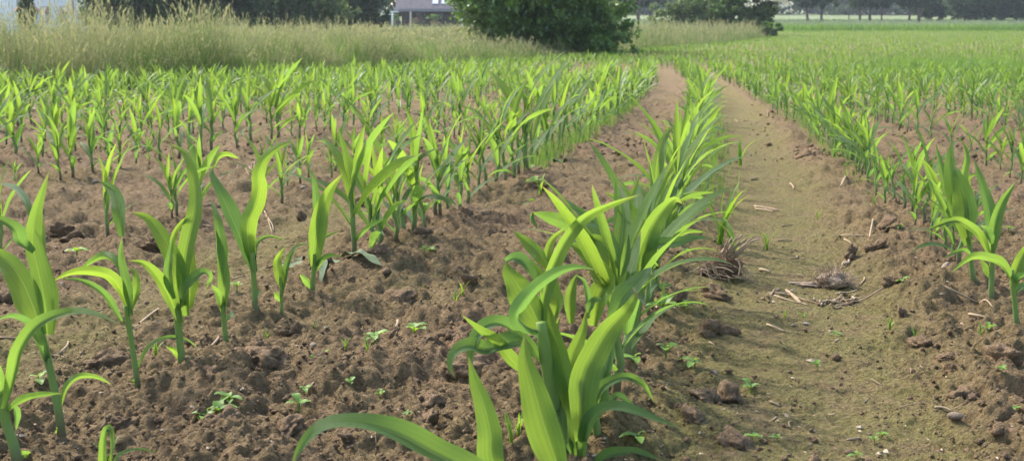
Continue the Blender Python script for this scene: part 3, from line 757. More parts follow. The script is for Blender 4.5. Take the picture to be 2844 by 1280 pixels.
# ------------------------------------------------------------------ foliage clouds, bushes and trees
def leaf_quads(mb, C, size, rng, tint, updir=.5):
    n = len(C); d = nrm(rng.normal(0, 1, (n, 3)) + np.array([0, 0, -.25])); nn = nrm(rng.normal(0, 1, (n, 3)) + np.array([0, 0, updir * 2]))
    s = nrm(np.cross(d, nn)); L = size * rng.uniform(.6, 1.3, n)[:, None]
    w = L * .34
    V = np.stack([C, C + d * L * .5 + s * w + nn * L * .06, C + d * L, C + d * L * .5 - s * w + nn * L * .06], 1)
    A = np.zeros((n, 4, 3)); A[..., 1] = .5; A[..., 2] = np.clip(tint, 0, 1)[:, None]
    mb.add(V.reshape(-1, 3), np.arange(n * 4).reshape(-1, 4), None, A.reshape(-1, 3))
def crown_points(center, radii, nclump, nleaf, rng, shell=.75, clump=.22, zmin=None):
    """clump centres spread through an uneven crown, leaves around each clump"""
    c = nrm(rng.normal(0, 1, (nclump, 3))); r = rng.random(nclump) ** .45 * (1 - (1 - shell) * 0)
    bumpy = 1 + .22 * np.sin(c[:, 0] * 5 + c[:, 2] * 4 + rng.random() * 6) * np.cos(c[:, 1] * 6 + rng.random() * 6)
    C = np.array(center) + c * (r * bumpy)[:, None] * np.array(radii)
    ci = rng.integers(0, nclump, nleaf); sz = rng.uniform(.55, 1.25, nclump) * clump * np.mean(radii)
    off = nrm(rng.normal(0, 1, (nleaf, 3))) * (rng.random(nleaf) ** .5)[:, None] * sz[ci][:, None] * np.array([1, 1, .7])
    P = C[ci] + off
    tint = rng.normal(.45, .22, nclump)[ci] + rng.normal(0, .15, nleaf)
    if zmin is not None:
        k = P[:, 2] > zmin; P = P[k]; tint = tint[k]
    return P, tint
def limbs(mb, base, top, r, crown, radii, nl, rng):
    P = resample([base - np.array([0, 0, .15]), base + (top - base) * .5 + rng.normal(0, .03, 3) * np.linalg.norm(top - base), top], 10)
    tube(mb, P, r * np.linspace(1.15, .55, 10), 8)
    for _ in range(nl):
        f = rng.uniform(.55, 1); b = P[int(f * 9)]; d = nrm(rng.normal(0, 1, 3) + np.array([0, 0, .6])); e = np.array(crown) + d * np.array(radii) * rng.uniform(.5, .85)
        m = (b + e) / 2 + np.array([0, 0, .08 * np.linalg.norm(e - b)])
        tube(mb, resample([b, m, e], 7), r * np.linspace(.42, .08, 7), 5)
def tree(name, label, cat, x, y, trunk_h, trunk_r, lobes, nleaf, size, mat, seed, group=None, nclump=40, updir=.5, zmin_ground=None, lean=0.0, crown_name='crown'):
    """lobes: (dx, dy, z, rx, ry, rz) above the ground at x, y"""
    rng = np.random.default_rng(seed); z = float(macro(x, y)); root = empty(name, (x, y, z))
    tb = MB(); l0 = lobes[0]
    limbs(tb, np.array([0, 0, 0.]), np.array([lean, 0, max(trunk_h, l0[2] * .9)]), trunk_r, l0[:3], l0[3:], 7, rng)
    link('trunk', tb.mesh('trunk', BARK), root)
    mb = MB(); vol = np.array([l[3] * l[4] * l[5] for l in lobes]) ** .7; vol = vol / vol.sum()
    for l, f in zip(lobes, vol):
        P, ti = crown_points(l[:3], l[3:], max(8, int(nclump * f * len(lobes) ** .5)), int(nleaf * f), rng, zmin=zmin_ground)
        leaf_quads(mb, P, size, rng, ti, updir)
    link(crown_name, mb.mesh(crown_name, mat, False), root)
    return tag(root, label, cat, group)

# the big round bush at the end of the verge
bx, by = 1.05, 40.5
tree('round_bush', 'big dense dark green bush at the field edge', 'bush', bx, by, 1.2, .12,
     [(-.2, 0, 2.5, 3.2, 2.4, 2.2), (-1.8, -.2, 2.5, 1.6, 1.8, 1.5), (1.75, .1, 2.0, 1.6, 1.9, 2.2), (1.4, -.6, .9, 1.9, 1.4, .95), (2.0, -.9, .45, 1.5, 1.1, .5), (-.3, -.9, 1.3, 2.0, 1.5, 1.0), (-.6, -.9, .9, 1.9, 1.2, .9), (.5, -1.2, .6, 2.2, 1.0, .6),
      (.2, 0, 4.0, 2.6, 2.2, 1.5), (-2.5, -.2, 3.0, 1.1, 1.2, 1.3)], 60000, .16, BUSHLEAF, 61, nclump=300, zmin_ground=.02, crown_name='foliage')
# the shrubs at the far end of the dry grass
sx, sy = 16.5, 86.
tree('olive_shrub', 'round olive green shrub left of the flowering elder', 'bush', 15.0, sy + 3, .8, .12, [(0, 0, 2.2, 3.0, 2.4, 2.0), (-2.5, 0, 1.7, 1.8, 1.6, 1.5), (1.7, -.6, 1.4, 1.7, 1.5, 1.3)], 12000, .22, OLIVELEAF, 62, nclump=80, zmin_ground=.0, crown_name='foliage')
tree('dark_shrub', 'dark green shrub between olive shrub and flowering elder', 'bush', 17.2, sy + 1.5, .8, .1, [(0, 0, 1.9, 1.9, 1.7, 1.7), (.6, 0, 3.2, 1.6, 1.5, 1.2)], 8000, .22, BUSHLEAF, 63, nclump=50, zmin_ground=.0, crown_name='foliage')
def elder():
    x, y = 19.3, sy + 1.5
    t = tree('elder_bush', 'elder bush with creamy white flower heads at grass strip end', 'bush', x, y, 1.0, .1,
             [(-.2, 0, 2.0, 1.6, 1.4, 1.6), (.1, -.2, 3.0, 1.6, 1.3, 1.0), (.0, -.4, .7, 1.1, .8, .8)], 9000, .2, OLIVELEAF, 64, nclump=55, zmin_ground=.0, crown_name='foliage')
    rng = np.random.default_rng(65); fm = plain('elder_flower', (.62, .6, .42), (.78, .76, .6), 4, .8)
    for k in range(46):
        d = nrm(np.array([rng.normal(.2, .8), -abs(rng.normal(.6, .5)), abs(rng.normal(.7, .5))]))
        c = np.array([.25, -.2, 2.1]) + d * np.array([1.9, 2.0, 1.25]) * rng.uniform(1.02, 1.15)
        m = MB(); n = 24; P = c + rng.normal(0, 1, (n, 3)) * np.array([.15, .15, .05]); leaf_quads(m, P, .17, rng, np.full(n, .5), .2)
        link('flower_head', m.mesh('flower_head', fm, False), t)
elder()
tree('low_shrub', 'low dark shrub at the foot of the elder bush', 'bush', 19.4, sy - 1.6, .3, .05, [(0, 0, .75, .95, .8, .75)], 2500, .18, BUSHLEAF, 66, nclump=16, zmin_ground=.0, crown_name='foliage')

# avenue trees on the far field
AV = 186.
def avx(px, d=AV): return (px - W0 / 2) / FPX * d
def far_ground_px(px, py):
    return pix_ground(px, py)
avenue = [(1772, 'twin trunked tree right behind the big round bush', .55, 0), (1803, 'slim tree beside the trunk right of the round bush', .34, .3),
          (2245, 'leftmost slim tree of the row right of the elder bush', .42, -.5), (2280, 'second slim tree of the row right of the elder bush', .42, .5),
          (2387, 'left tree of the middle pair in the far row', .42, 0), (2415, 'right tree of the middle pair in the far row', .46, .3),
          (2449, 'thinnest tree of the far row, right of the middle pair', .26, 0), (2524, 'slim left tree of the right pair in the far row', .38, 0),
          (2550, 'stout right tree of the right pair in the far row', .58, .6), (2090, 'far tree whose crown shows behind the elder bush', .4, 0)]
for k, (px, lab, r, lean) in enumerate(avenue):
    x, y = far_ground_px(px, 67)
    rr = np.random.default_rng(500 + k)
    tree('avenue_tree', lab, 'tree', x, y, 3.2, r * .5, [(lean, 0, 4.9 + rr.uniform(-.3, .3), rr.uniform(2.0, 2.7), 2.2, 2.5), (lean - .9, 0, 3.6, 1.4, 1.4, 1.1), (lean + 1.1, 0, 3.8, 1.4, 1.4, 1.2)],
         4200, .42, TREELEAF, 70 + k, 'trees in the far row', 42, lean=lean)
for k, (px, lab, hh, w) in enumerate([(2680, 'dark bushy tree at the left of the right hand group', 7.5, 4.2), (2750, 'dark full crowned tree in the middle of the right hand group', 8.5, 4.6),
                                      (2822, 'dark full crowned tree at the right picture edge', 8.5, 4.4), (2620, 'pale grey green tree left of the right hand group', 6.5, 3.4), (2900, 'dark tree just beyond the right picture edge', 8, 4.6)]):
    x, y = far_ground_px(px, 65)
    tree('dark_tree', lab, 'tree', x, y + (6 if k == 3 else 0), 1.6, .26, [(0, 0, hh * .55, w * .8, w * .8, hh * .42), (-.8, -.4, hh * .3, w * .62, w * .6, hh * .24), (1.2, 0, hh * .28, w * .62, w * .6, hh * .24)],
         4200, .48, TREELEAF, 90 + k, 'bushy trees at right', 60, zmin_ground=.1)
def pole(px, lab):
    x, y = far_ground_px(px, 64); z = float(macro(x, y)); m = MB()
    tube(m, np.array([[0, 0, -.3], [0, 0, 3.5], [0, 0, 7.0]]), [.09, .08, .07], 8); tube(m, np.array([[0, 0, 6.9], [0, 0, 7.05]]), [.11, .10], 8)
    o = link('field_pole', m.mesh('field_pole', BARK)); o.location = (x, y, z); tag(o, lab, 'pole')
pole(2357, 'thin dark pole standing between the far row trees')

def wood():
    """the far wood reads as one mass"""
    rng = np.random.default_rng(120); mb = MB()
    for k in range(120):
        px = rng.uniform(1500, 3050); d = rng.uniform(300, 350) - 70 * np.clip((px - 2480) / 250, 0, 1) - 10 * rng.random()
        x = (px - W0 / 2) / FPX * d; z = float(macro(x, d)); hh = rng.uniform(9, 15); w = rng.uniform(4.5, 8)
        P, ti = crown_points((x, d, z + hh * .5), (w, w, hh * .56), 26, 300, rng, clump=.26, zmin=z)
        leaf_quads(mb, P, 1.5, rng, ti + rng.normal(0, .25))
        P, ti = crown_points((x + rng.normal(0, 4), d - 6, z + 1.8), (3.4, 3, 2.2), 10, 160, rng, clump=.3, zmin=z)
        leaf_quads(mb, P, .8, rng, ti + rng.normal(.2, .25))
    tag(link('far_wood', mb.mesh('far_wood', TREELEAF, False)), 'hazy dark wood along the far edge of the fields', 'wood', kind='stuff')
wood()
def left_wood():
    rng = np.random.default_rng(121); mb = MB()
    for k in range(46):
        px = -150 + k * 27.5 + rng.normal(0, 10); d = rng.uniform(165, 185); x = (px - W0 / 2) / FPX * d; z = float(macro(x, d)); hh = rng.uniform(10, 14); w = rng.uniform(3, 4.5)
        P, ti = crown_points((x, d, z + hh * .48), (w, w, hh * .55), 40, 1000, rng, clump=.26, zmin=z)
        leaf_quads(mb, P, .75, rng, ti + rng.normal(0, .25))
    tag(link('village_trees', mb.mesh('village_trees', TREELEAF, False)), 'dark mass of trees behind the houses at left', 'wood', kind='stuff')
left_wood()

# dark trees behind the grass bank at left
for k, (px, d, w, hh, lab, mat) in enumerate([(335, 70, 1.7, 6, 'dark tree right of the white house', TREELEAF), (395, 72, 3.2, 8, 'dark tree behind the grass, second from the white house', TREELEAF),
        (520, 74, 3.4, 8, 'dark tree behind the grass, third from the white house', TREELEAF), (640, 76, 3.4, 7, 'dark tree behind the grass, fourth from the white house', TREELEAF),
        (760, 80, 3.4, 7, 'dark tree behind the tallest beige grass', TREELEAF), (870, 84, 3.2, 6, 'blue green shrub left of the dark tree by the house', OLIVELEAF),
        (1000, 90, 2.6, 7, 'dense dark tree left of the grey roofed house', TREELEAF), (102, 80, .28, 5, 'small dark tree between the two white walls', TREELEAF)]):
    x = avx(px, d)
    tree('garden_tree', lab, 'tree', x, d, 1.0, .2, [(0, 0, hh * .5, w, w * .8, hh * .52), (-w * .5, -.5, hh * .3, w * .6, w * .5, hh * .28), (w * .5, -.4, hh * .26, w * .6, w * .5, hh * .26)],
         8000, .30, mat, 130 + k, 'garden trees behind the grass', 110, zmin_ground=.0)

# cereal field and dark grass strips far right
def strip_grass(name, label, pts_fn, n, h, w, t0, seed, mat, seg=2, plume=0.0):
    rng = np.random.default_rng(seed); X, Y = pts_fn(rng, n); Z = macro(X, Y) - .02
    tt = np.clip(rng.normal(t0, .16, n) + .5 * vnoise(X, Y, 6, seed), 0, 1); mb = MB()
    blades(mb, X, Y, Z, h * rng.uniform(.6, 1.2, n), w * rng.uniform(.7, 1.3, n), .05, tt * .8, tt, rng, seg, plume)
    tag(link(name, mb.mesh(name, mat)), label, 'grass' if 'grass' in name else 'crop', kind='stuff')
def fan(y0, y1, lo, hi):
    def f(rng, n):
        Y = 1 / rng.uniform(1 / y1, 1 / y0, n); return Y * rng.uniform(lo, hi, n), Y
    return f
strip_grass('cereal_crop', 'pale green cereal crop beyond the maize field', fan(125, 182, .02, .62), 20000, .75, .14, .6, 141, CEREAL)
strip_grass('grass_strip', 'dark green grass strip along the end of the maize field', fan(120.5, 125.5, .2, .62), 9000, .9, .07, .35, 142, GRASSGREEN)
strip_grass('grass_strip', 'dark grass strip under the far row of trees', fan(183, 191, .02, .62), 6000, .6, .13, .05, 143, BUSHLEAF)
def patch(rng, n):
    X = rng.normal(10.6, 1.3, n); Y = rng.normal(24.5, 2.6, n); return X, Y
strip_grass('weedy_grass', 'patch of dark green weedy grass in the maize at right', patch, 5000, .42, .011, .3, 144, GRASSGREEN, 3)
def meadow(rng, n):
    Y = 1 / rng.uniform(1 / 146., 1 / 34., n); X = np.minimum(edgex(np.minimum(Y, 120)) - 3.5, .5 * Y) - rng.random(n) ** 1.3 * (.42 * Y); return X, Y
strip_grass('meadow_grass', 'rough beige meadow grass reaching back to the houses', meadow, 13000, .95, .05, .45, 148, GRASS, 2, .25)
def rowgrass(off, y0, y1):
    def f(rng, n):
        Y = rng.uniform(y0, y1, n); return rowx(Y) + off + rng.normal(0, .05, n), Y
    return f
strip_grass('weedy_grass', 'fine weedy grass in the second row left of wheel track', rowgrass(-.95, 4.8, 12), 1500, .16, .004, .5, 145, GRASSGREEN, 3)
strip_grass('weedy_grass', 'fine weedy grass in the row left of wheel track', rowgrass(-.13, 3.8, 10), 700, .15, .004, .5, 146, GRASSGREEN, 3)
strip_grass('weedy_grass', 'fine weedy grass in the row right of wheel track', rowgrass(.56, 4.5, 14), 900, .12, .004, .5, 147, GRASSGREEN, 3)

# ------------------------------------------------------------------ houses
ROOFM = plain('roof_tiles', (.085, .075, .085), (.13, .115, .125), 3, .8, .03, 9)
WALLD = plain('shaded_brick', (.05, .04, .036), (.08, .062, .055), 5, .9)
WHITEW = plain('white_render', (.70, .70, .70), (.80, .79, .77), 2, .9)
FASCIA = plain('grey_fascia', (.16, .15, .17), (.20, .19, .21), 4, .7)
CREAM = plain('cream_post', (.55, .50, .40), (.66, .60, .48), 4, .7)
ORANGE = plain('orange_tiles', (.42, .17, .08), (.52, .24, .12), 5, .8)
REDBR = plain('red_trim', (.34, .12, .08), (.44, .18, .12), 5, .8)
GLASSM = NT('window_glass'); GLASSM = GLASSM.fin(GLASSM.bsdf((.55, .6, .66), .05, 1.0))
GLASSM.node_tree.nodes['Principled BSDF'].inputs['Metallic'].default_value = .9
DARKG = NT('dark_glass'); DARKG = DARKG.fin(DARKG.bsdf((.02, .025, .03), .1, .5))
def part(name, mat, parent, lo, hi):
    m = MB(); box(m, lo, hi); return link(name, m.mesh(name, mat, False), parent)
def house():
    d = 150.; x0 = avx(1108, d); x1 = avx(1330, d); z = float(macro(x0, d)); root = empty('grey_roofed_house', (x0, d, z))
    w = x1 - x0
    zz = lambda py, dd=d: at(1300, py, dd)[2] - z
    e0, e1 = zz(33), zz(25)                       # eave fascia
    part('wall', WALLD, root, (.3, 3.4, -.3), (w - .3, 8, e0 + .5))
    m = MB(); V = [(-.2, 0, e1), (w + .2, 0, e1), (w + .2, 5.2, e1 + 4.0), (-.2, 5.2, e1 + 4.0), (-.2, 10.4, e1), (w + .2, 10.4, e1), (w + .2, 0, e1 - .2), (-.2, 0, e1 - .2), (w + .2, 10.4, e1 - .2), (-.2, 10.4, e1 - .2)]
    m.add(V, [(0, 1, 2, 3), (3, 2, 5, 4), (7, 6, 1, 0), (4, 5, 8, 9), (9, 8, 6, 7)], [(0, 3, 4), (1, 5, 2)]); roof = link('roof', m.mesh('roof', ROOFM, False), root)
    part('fascia', FASCIA, root, (-.25, -.12, e0), (w + .25, -.004, e1 - .02))
    sl_ = 4.0 / 5.2
    for px in (1212, 1237):
        xx = avx(px, d) - x0; yy = 1.25; zc = e1 + yy * sl_; 
        win = MB(); hw, hl = .44, .62; c = np.array([xx, yy, zc]); ax = np.array([1, 0, 0]); ay = nrm(np.array([0, 1, sl_])); an = nrm(np.array([0, -sl_, 1]))
        def slab(mb, a, b, t0, t1):
            V = [c + ax * i * a + ay * j * b + an * t for t in (t0, t1) for (i, j) in ((-1, -1), (1, -1), (1, 1), (-1, 1))]
            mb.add(V, [(0, 3, 2, 1), (4, 5, 6, 7), (0, 1, 5, 4), (1, 2, 6, 5), (2, 3, 7, 6), (3, 0, 4, 7)])
        slab(win, hw, hl, -.02, .08); wo = link('skylight', win.mesh('skylight', FASCIA, False), roof)
        pn = MB(); slab(pn, hw - .07, hl - .07, .082, .10); link('pane', pn.mesh('pane', GLASSM, False), roof)
    for px in (1145, 1285):
        part('post', CREAM, root, (avx(px, d) - x0 - .12, .05, -.3), (avx(px, d) - x0 + .12, .3, e0 - .01))
    for i in range(3):
        xa = 2.3 + i * 2.4; part('window', FASCIA, root, (xa, 3.35, .7), (xa + 1.2, 3.397, 2.0)); part('pane', DARKG, root, (xa + .08, 3.33, .78), (xa + 1.12, 3.348, 1.92))
    tag(root, 'house with dark grey tiled roof and two bright skylights', 'house')
    # carport at its left
    cx0 = avx(1068, d - 3); cx1 = avx(1108, d - 3); r = empty('carport', (cx0, d - 3, z))
    part('beam', WHITEW, r, (0, 0, zz(34, d - 3)), (cx1 - cx0, 3, zz(31.5, d - 3))); part('lower_beam', WHITEW, r, (.5, .05, zz(41.5, d - 3)), (cx1 - cx0 - .3, .12, zz(39.5, d - 3)))
    for xx in (.15, 1.1): part('post', WHITEW, r, (xx + .1, .02, -.4), (xx + .32, .2, zz(34.01, d - 3) - .01))
    part('back_wall', WALLD, r, (0, 2.2, -.4), (cx1 - cx0, 2.4, zz(34.01, d - 3) - .01))
    tag(r, 'flat white edged carport left of the grey roofed house', 'carport')
    # garden in front of it
    tree('topiary', 'ball clipped green topiary before the carport post', 'shrub', avx(1108, 144), 144., 1.0, .06, [(0, 0, zz(43, 144), .5, .5, .5)], 900, .14, BUSHLEAF, 160, nclump=14, crown_name='foliage')
    tree('clipped_hedge', 'low clipped green hedge before the dark porch', 'hedge', avx(1205, 144), 144., .6, .06, [(0, 0, zz(43, 144), .95, .6, .4), (.6, 0, zz(45, 144), .6, .5, .4)], 1200, .14, BUSHLEAF, 161, nclump=18, crown_name='foliage')
    for k, (px, py, lab) in enumerate([(1150, 54, 'red flowering shrub beside the cream porch post'), (1210, 55, 'red flowering shrub left of the round bush'), (1160, 49, 'pink flowering shrub leaning on the porch post')]):
        t = tree('flower_shrub', lab, 'shrub', avx(px, 142 + k * .7), 142. + k * .7, .4, .04, [(0, 0, zz(py, 142), .6, .5, .38)], 700, .13, OLIVELEAF, 165 + k, nclump=10, crown_name='foliage')
        rg = np.random.default_rng(170 + k); m = MB(); P = np.array([0, -.1, zz(py, 142) + .05]) + rg.normal(0, 1, (60, 3)) * np.array([.30, .28, .16]); leaf_quads(m, P, .10, rg, np.full(60, .5))
        link('blossom', m.mesh('blossom', plain('red_blossom', (.45, .05, .07), (.6, .16, .18), 6, .7), False), t)
house()
def white_houses():
    d = 92.
    for px0, px1, lab, nm in ((112, 262, 'white rendered house behind the grass at left', 'white_house'), (-120, 72, 'white rendered house at the left picture edge', 'white_house')):
        x0, x1 = avx(px0, d), avx(px1, d); z = float(macro(x0, d)); r = empty(nm, (x0, d, z)); w = x1 - x0
        part('wall', WHITEW, r, (0, 0, -.3), (w, 6, 5.2))
        m = MB(); V = [(-.3, -.4, 5.2), (w + .3, -.4, 5.2), (w + .3, 3, 7.4), (-.3, 3, 7.4), (-.3, 6.4, 5.2), (w + .3, 6.4, 5.2)]
        m.add(V, [(0, 1, 2, 3), (3, 2, 5, 4), (0, 4, 5, 1)], [(0, 3, 4), (1, 5, 2)]); link('roof', m.mesh('roof', ORANGE, False), r)
        part('corner_trim', REDBR, r, (-.06, -.06, -.3), (.12, .06, 5.15))
        if px0 > 0: part('corner_trim', REDBR, r, (w * .755, -.05, -.3), (w * .775, -.003, 5.15))
        for i in range(2):
            xa = w * (.16 + .36 * i); wd = part('window', FASCIA, r, (xa, -.05, 1.2), (xa + w * .16, -.004, 2.5)); part('pane', GLASSM, wd, (xa + .06, -.075, 1.26), (xa + w * .16 - .06, -.052, 2.44))
        tag(r, lab, 'house')
    x0, x1 = avx(68, 88.), avx(103, 88.); z = float(macro(x0, 88.)); r = empty('tiled_shed', (x0, 88., z)); w = x1 - x0
    zt, zb = at(80, 4, 88.)[2] - z, at(80, 30, 88.)[2] - z
    part('wall', WHITEW, r, (0, .2, -.3), (w, 2.2, zb))
    m = MB(); m.add([(-.05, -.1, zb), (w + .1, -.1, zb), (w * .55, 1.4, zt), (-.05, 1.4, zt + .12), (-.05, 2.3, zb), (w + .1, 2.3, zb)], [(0, 1, 2, 3), (3, 2, 5, 4), (0, 4, 5, 1)], [(0, 3, 4), (1, 5, 2)]); link('roof', m.mesh('roof', ORANGE, False), r)
    tag(r, 'small shed with orange tiled roof between white houses', 'shed')
white_houses()

# ------------------------------------------------------------------ small things lying on the soil
LANES = [(-99, -3.2, 'in the rows at far left'), (-3.2, -2.2, 'between third and fourth row left of wheel track'), (-2.2, -1.62, 'by the third row left of wheel track'), (-1.62, -1.1, 'between second and third row left of wheel track'),
         (-1.1, -.85, 'in the second row left of wheel track'), (-.85, -.28, 'between first and second row left of wheel track'), (-.28, -.06, 'at the left edge of the wheel track'),
         (-.06, .32, 'in the wheel track'), (.32, .6, 'at the right edge of the wheel track'), (.6, 1.2, 'between first and second row right of wheel track'), (1.2, 99, 'in the rows at far right')]
pending = {}
def lane_tag(o, x, y, adj, noun, cat, group):
    r = x - float(rowx(y)); ln = next(l[2] for l in LANES if l[0] <= r < l[1])
    pending.setdefault((noun, ln), []).append((y, o, adj, cat, group))
def flush_lanes():
    for (noun, ln), L in pending.items():
        L.sort(key=lambda q: q[0])
        for k, (y, o, adj, cat, group) in enumerate(L):
            n = ordinal(k + 1); tag(o, f'{adj} {noun}, {n}{"" if n == "nearest" else " nearest"} {ln}', cat, group)

import bmesh
def lump_mesh(name, seed, mat, sub=4, rough=.55, flat=.7):
    bm = bmesh.new(); bmesh.ops.create_icosphere(bm, subdivisions=sub, radius=1.0)
    V = np.array([v.co[:] for v in bm.verts]); F = np.array([[v.index for v in f.verts] for f in bm.faces]); bm.free()
    s = seed * 7.3
    r = 1 + rough * (vnoise(V[:, 0] * 1 + s, V[:, 1] + V[:, 2] * .7, .7, seed) * 1.6 + vnoise(V[:, 1] + s, V[:, 2] + V[:, 0] * .5, .32, seed + 1) * .9 + vnoise(V[:, 0] - V[:, 2] + s, V[:, 1] + V[:, 2], .15, seed + 2) * .7)
    V = V * r[:, None] * np.array([1, 1, flat])
    return mesh_from(name, V, np.zeros((0, 4), np.int64), F, np.zeros((len(V), 3)), mat, True)
CLODS = [lump_mesh('soil_clod', k + 1, CLODM_LIFTED, 4) for k in range(8)]
STONES = [lump_mesh('stone', k + 40, STONE, 3, .16, .7) for k in range(4)]
def clod(px, py, wpx, adj='brown'):
    x, y = pix_ground(px, py); r = wpx / FPX * y / 2
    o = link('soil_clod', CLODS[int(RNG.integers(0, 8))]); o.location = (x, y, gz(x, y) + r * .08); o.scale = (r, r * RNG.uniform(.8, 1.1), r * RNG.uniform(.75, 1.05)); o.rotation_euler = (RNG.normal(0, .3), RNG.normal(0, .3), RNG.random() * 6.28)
    lane_tag(o, x, y, adj, 'soil clod', 'soil clod', 'soil clods on the field')
for c in [(1985, 930, 100), (1990, 828, 76), (1110, 845, 85), (1310, 1060, 110), (1290, 760, 55), (1315, 622, 70), (1180, 690, 60), (1030, 1000, 70), (745, 1035, 120), (680, 1030, 95), (250, 1020, 70), (300, 1010, 110),
          (205, 660, 80), (20, 830, 95), (170, 650, 70), (435, 690, 80), (590, 575, 60), (2465, 660, 62), (2430, 700, 70), (2240, 450, 50), (2270, 425, 56), (2020, 1085, 90), (1960, 1100, 80), (2780, 1050, 90), (2640, 1010, 60), (800, 1190, 90),
          (640, 1230, 80), (1240, 940, 60), (560, 1200, 60), (340, 1190, 70), (1040, 760, 60), (1200, 1130, 70), (970, 1240, 70), (2560, 960, 70), (2680, 1120, 80), (2790, 1240, 80), (2050, 1240, 90), (1930, 1180, 70), (2480, 820, 50), (1490, 560, 50)]:
    clod(*c, adj='large brown')
for _ in range(50):
    y = 1 / RNG.uniform(1 / 7., 1 / 1.45); x = RNG.uniform(-.46, .46) * y
    if track_mask(np.array([x]), np.array([y]))[0] > .6: continue
    px = W0 / 2 + x / y * FPX; rr = RNG.uniform(.010, .022)
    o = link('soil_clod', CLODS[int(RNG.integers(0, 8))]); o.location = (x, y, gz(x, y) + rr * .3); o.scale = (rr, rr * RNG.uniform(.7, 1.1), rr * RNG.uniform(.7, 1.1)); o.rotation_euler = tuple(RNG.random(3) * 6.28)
    lane_tag(o, x, y, 'small brown', 'soil clod', 'soil clod', 'soil clods on the field')
def crumbs():
    """loose crumbs of soil, far too many to count"""
    rng = np.random.default_rng(200); n = 19000
    y = 1 / rng.uniform(1 / 7., 1 / 1.25, n); x = rng.uniform(-.52, .52, n) * y
    keep = rng.random(n) > .72 * track_mask(x, y); x, y = x[keep], y[keep]; n = len(x)
    yf = 1 / rng.uniform(1 / 22., 1 / 5.5, 8000); xf = rng.uniform(-.52, .52, 8000) * yf; kf = (rng.random(8000) > .8 * track_mask(xf, yf)) & (xf > edgex(yf))
    r = np.concatenate([rng.gamma(1.4, .0011, n) + .0009, (rng.gamma(2., .0026, kf.sum()) + .002)])
    x = np.concatenate([x, xf[kf]]); y = np.concatenate([y, yf[kf]]); n = len(x); z = macro(x, y) + micro(x, y)
    O = np.array([(1, 0, 0), (-1, 0, 0), (0, 1, 0), (0, -1, 0), (0, 0, 1), (0, 0, -1)], float)
    T = np.array([(0, 2, 4), (2, 1, 4), (1, 3, 4), (3, 0, 4), (2, 0, 5), (1, 2, 5), (3, 1, 5), (0, 3, 5)])
    a = rng.random(n) * 6.28; c, s = np.cos(a)[:, None], np.sin(a)[:, None]
    k = rng.uniform(.6, 1.35, (n, 6, 1)); B = O[None] * k
    V = np.stack([B[..., 0] * c - B[..., 1] * s, B[..., 0] * s + B[..., 1] * c, B[..., 2] * .85], -1) * r[:, None, None] + np.stack([x, y, z + r * .4], 1)[:, None]
    mb = MB(); mb.add(V.reshape(-1, 3), None, (T[None] + (np.arange(n) * 6)[:, None, None]).reshape(-1, 3))
    tag(link('soil_crumbs', mb.mesh('soil_crumbs', CLODM_LIFTED, True)), 'loose brown soil crumbs strewn over the field', 'soil', kind='stuff')
crumbs()
def grit():
    """tiny pale stone chips and straw crumbs, too small to pick apart"""
    rng = np.random.default_rng(201); n = 1100; y = 1 / rng.uniform(1 / 9., 1 / 1.3, n); x = rng.uniform(-.5, .5, n) * y
    z = macro(x, y) + micro(x, y); r = rng.gamma(1.5, .0007, n) + .0007
    O = np.array([(1.6, 0, 0), (-1.6, 0, 0), (0, .8, 0), (0, -.8, 0), (0, 0, .7), (0, 0, -.7)]); T = np.array([(0, 2, 4), (2, 1, 4), (1, 3, 4), (3, 0, 4), (2, 0, 5), (1, 2, 5), (3, 1, 5), (0, 3, 5)])
    a = rng.random(n) * 6.28; c, s = np.cos(a)[:, None], np.sin(a)[:, None]; B = O[None] * rng.uniform(.6, 1.4, (n, 6, 1))
    V = np.stack([B[..., 0] * c - B[..., 1] * s, B[..., 0] * s + B[..., 1] * c, B[..., 2]], -1) * r[:, None, None] + np.stack([x, y, z + r * .5], 1)[:, None]
    mb = MB(); mb.add(V.reshape(-1, 3), None, (T[None] + (np.arange(n) * 6)[:, None, None]).reshape(-1, 3))
    tag(link('pale_grit', mb.mesh('pale_grit', GRITM, False)), 'tiny pale chips of stone and straw scattered over the soil', 'grit', kind='stuff')
GRITM = plain('pale_chips', (.24, .175, .115), (.44, .36, .27), 40, .9)
grit()
for (px, py, w) in [(2650, 1190, 44), (1480, 478, 24), (780, 740, 30), (770, 560, 22), (840, 532, 22), (2625, 750, 34), (555, 385, 16), (1545, 738, 30), (2320, 733, 16), (1985, 1030, 20), (1830, 985, 22), (870, 975, 22), (690, 1040, 20), (590, 980, 18), (2160, 800, 14), (2350, 725, 22), (1210, 595, 14), (265, 520, 16)]:
    x, y = pix_ground(px, py); r = w / FPX * y / 2; o = link('stone', STONES[int(RNG.integers(0, 4))]); o.location = (x, y, gz(x, y) + r * .35); o.scale = (r, r * .85, r * .8); o.rotation_euler = (RNG.normal(0, .4), RNG.normal(0, .4), RNG.random() * 6.28)
    lane_tag(o, x, y, 'small pale', 'stone', 'stone', 'pale stones on the soil')

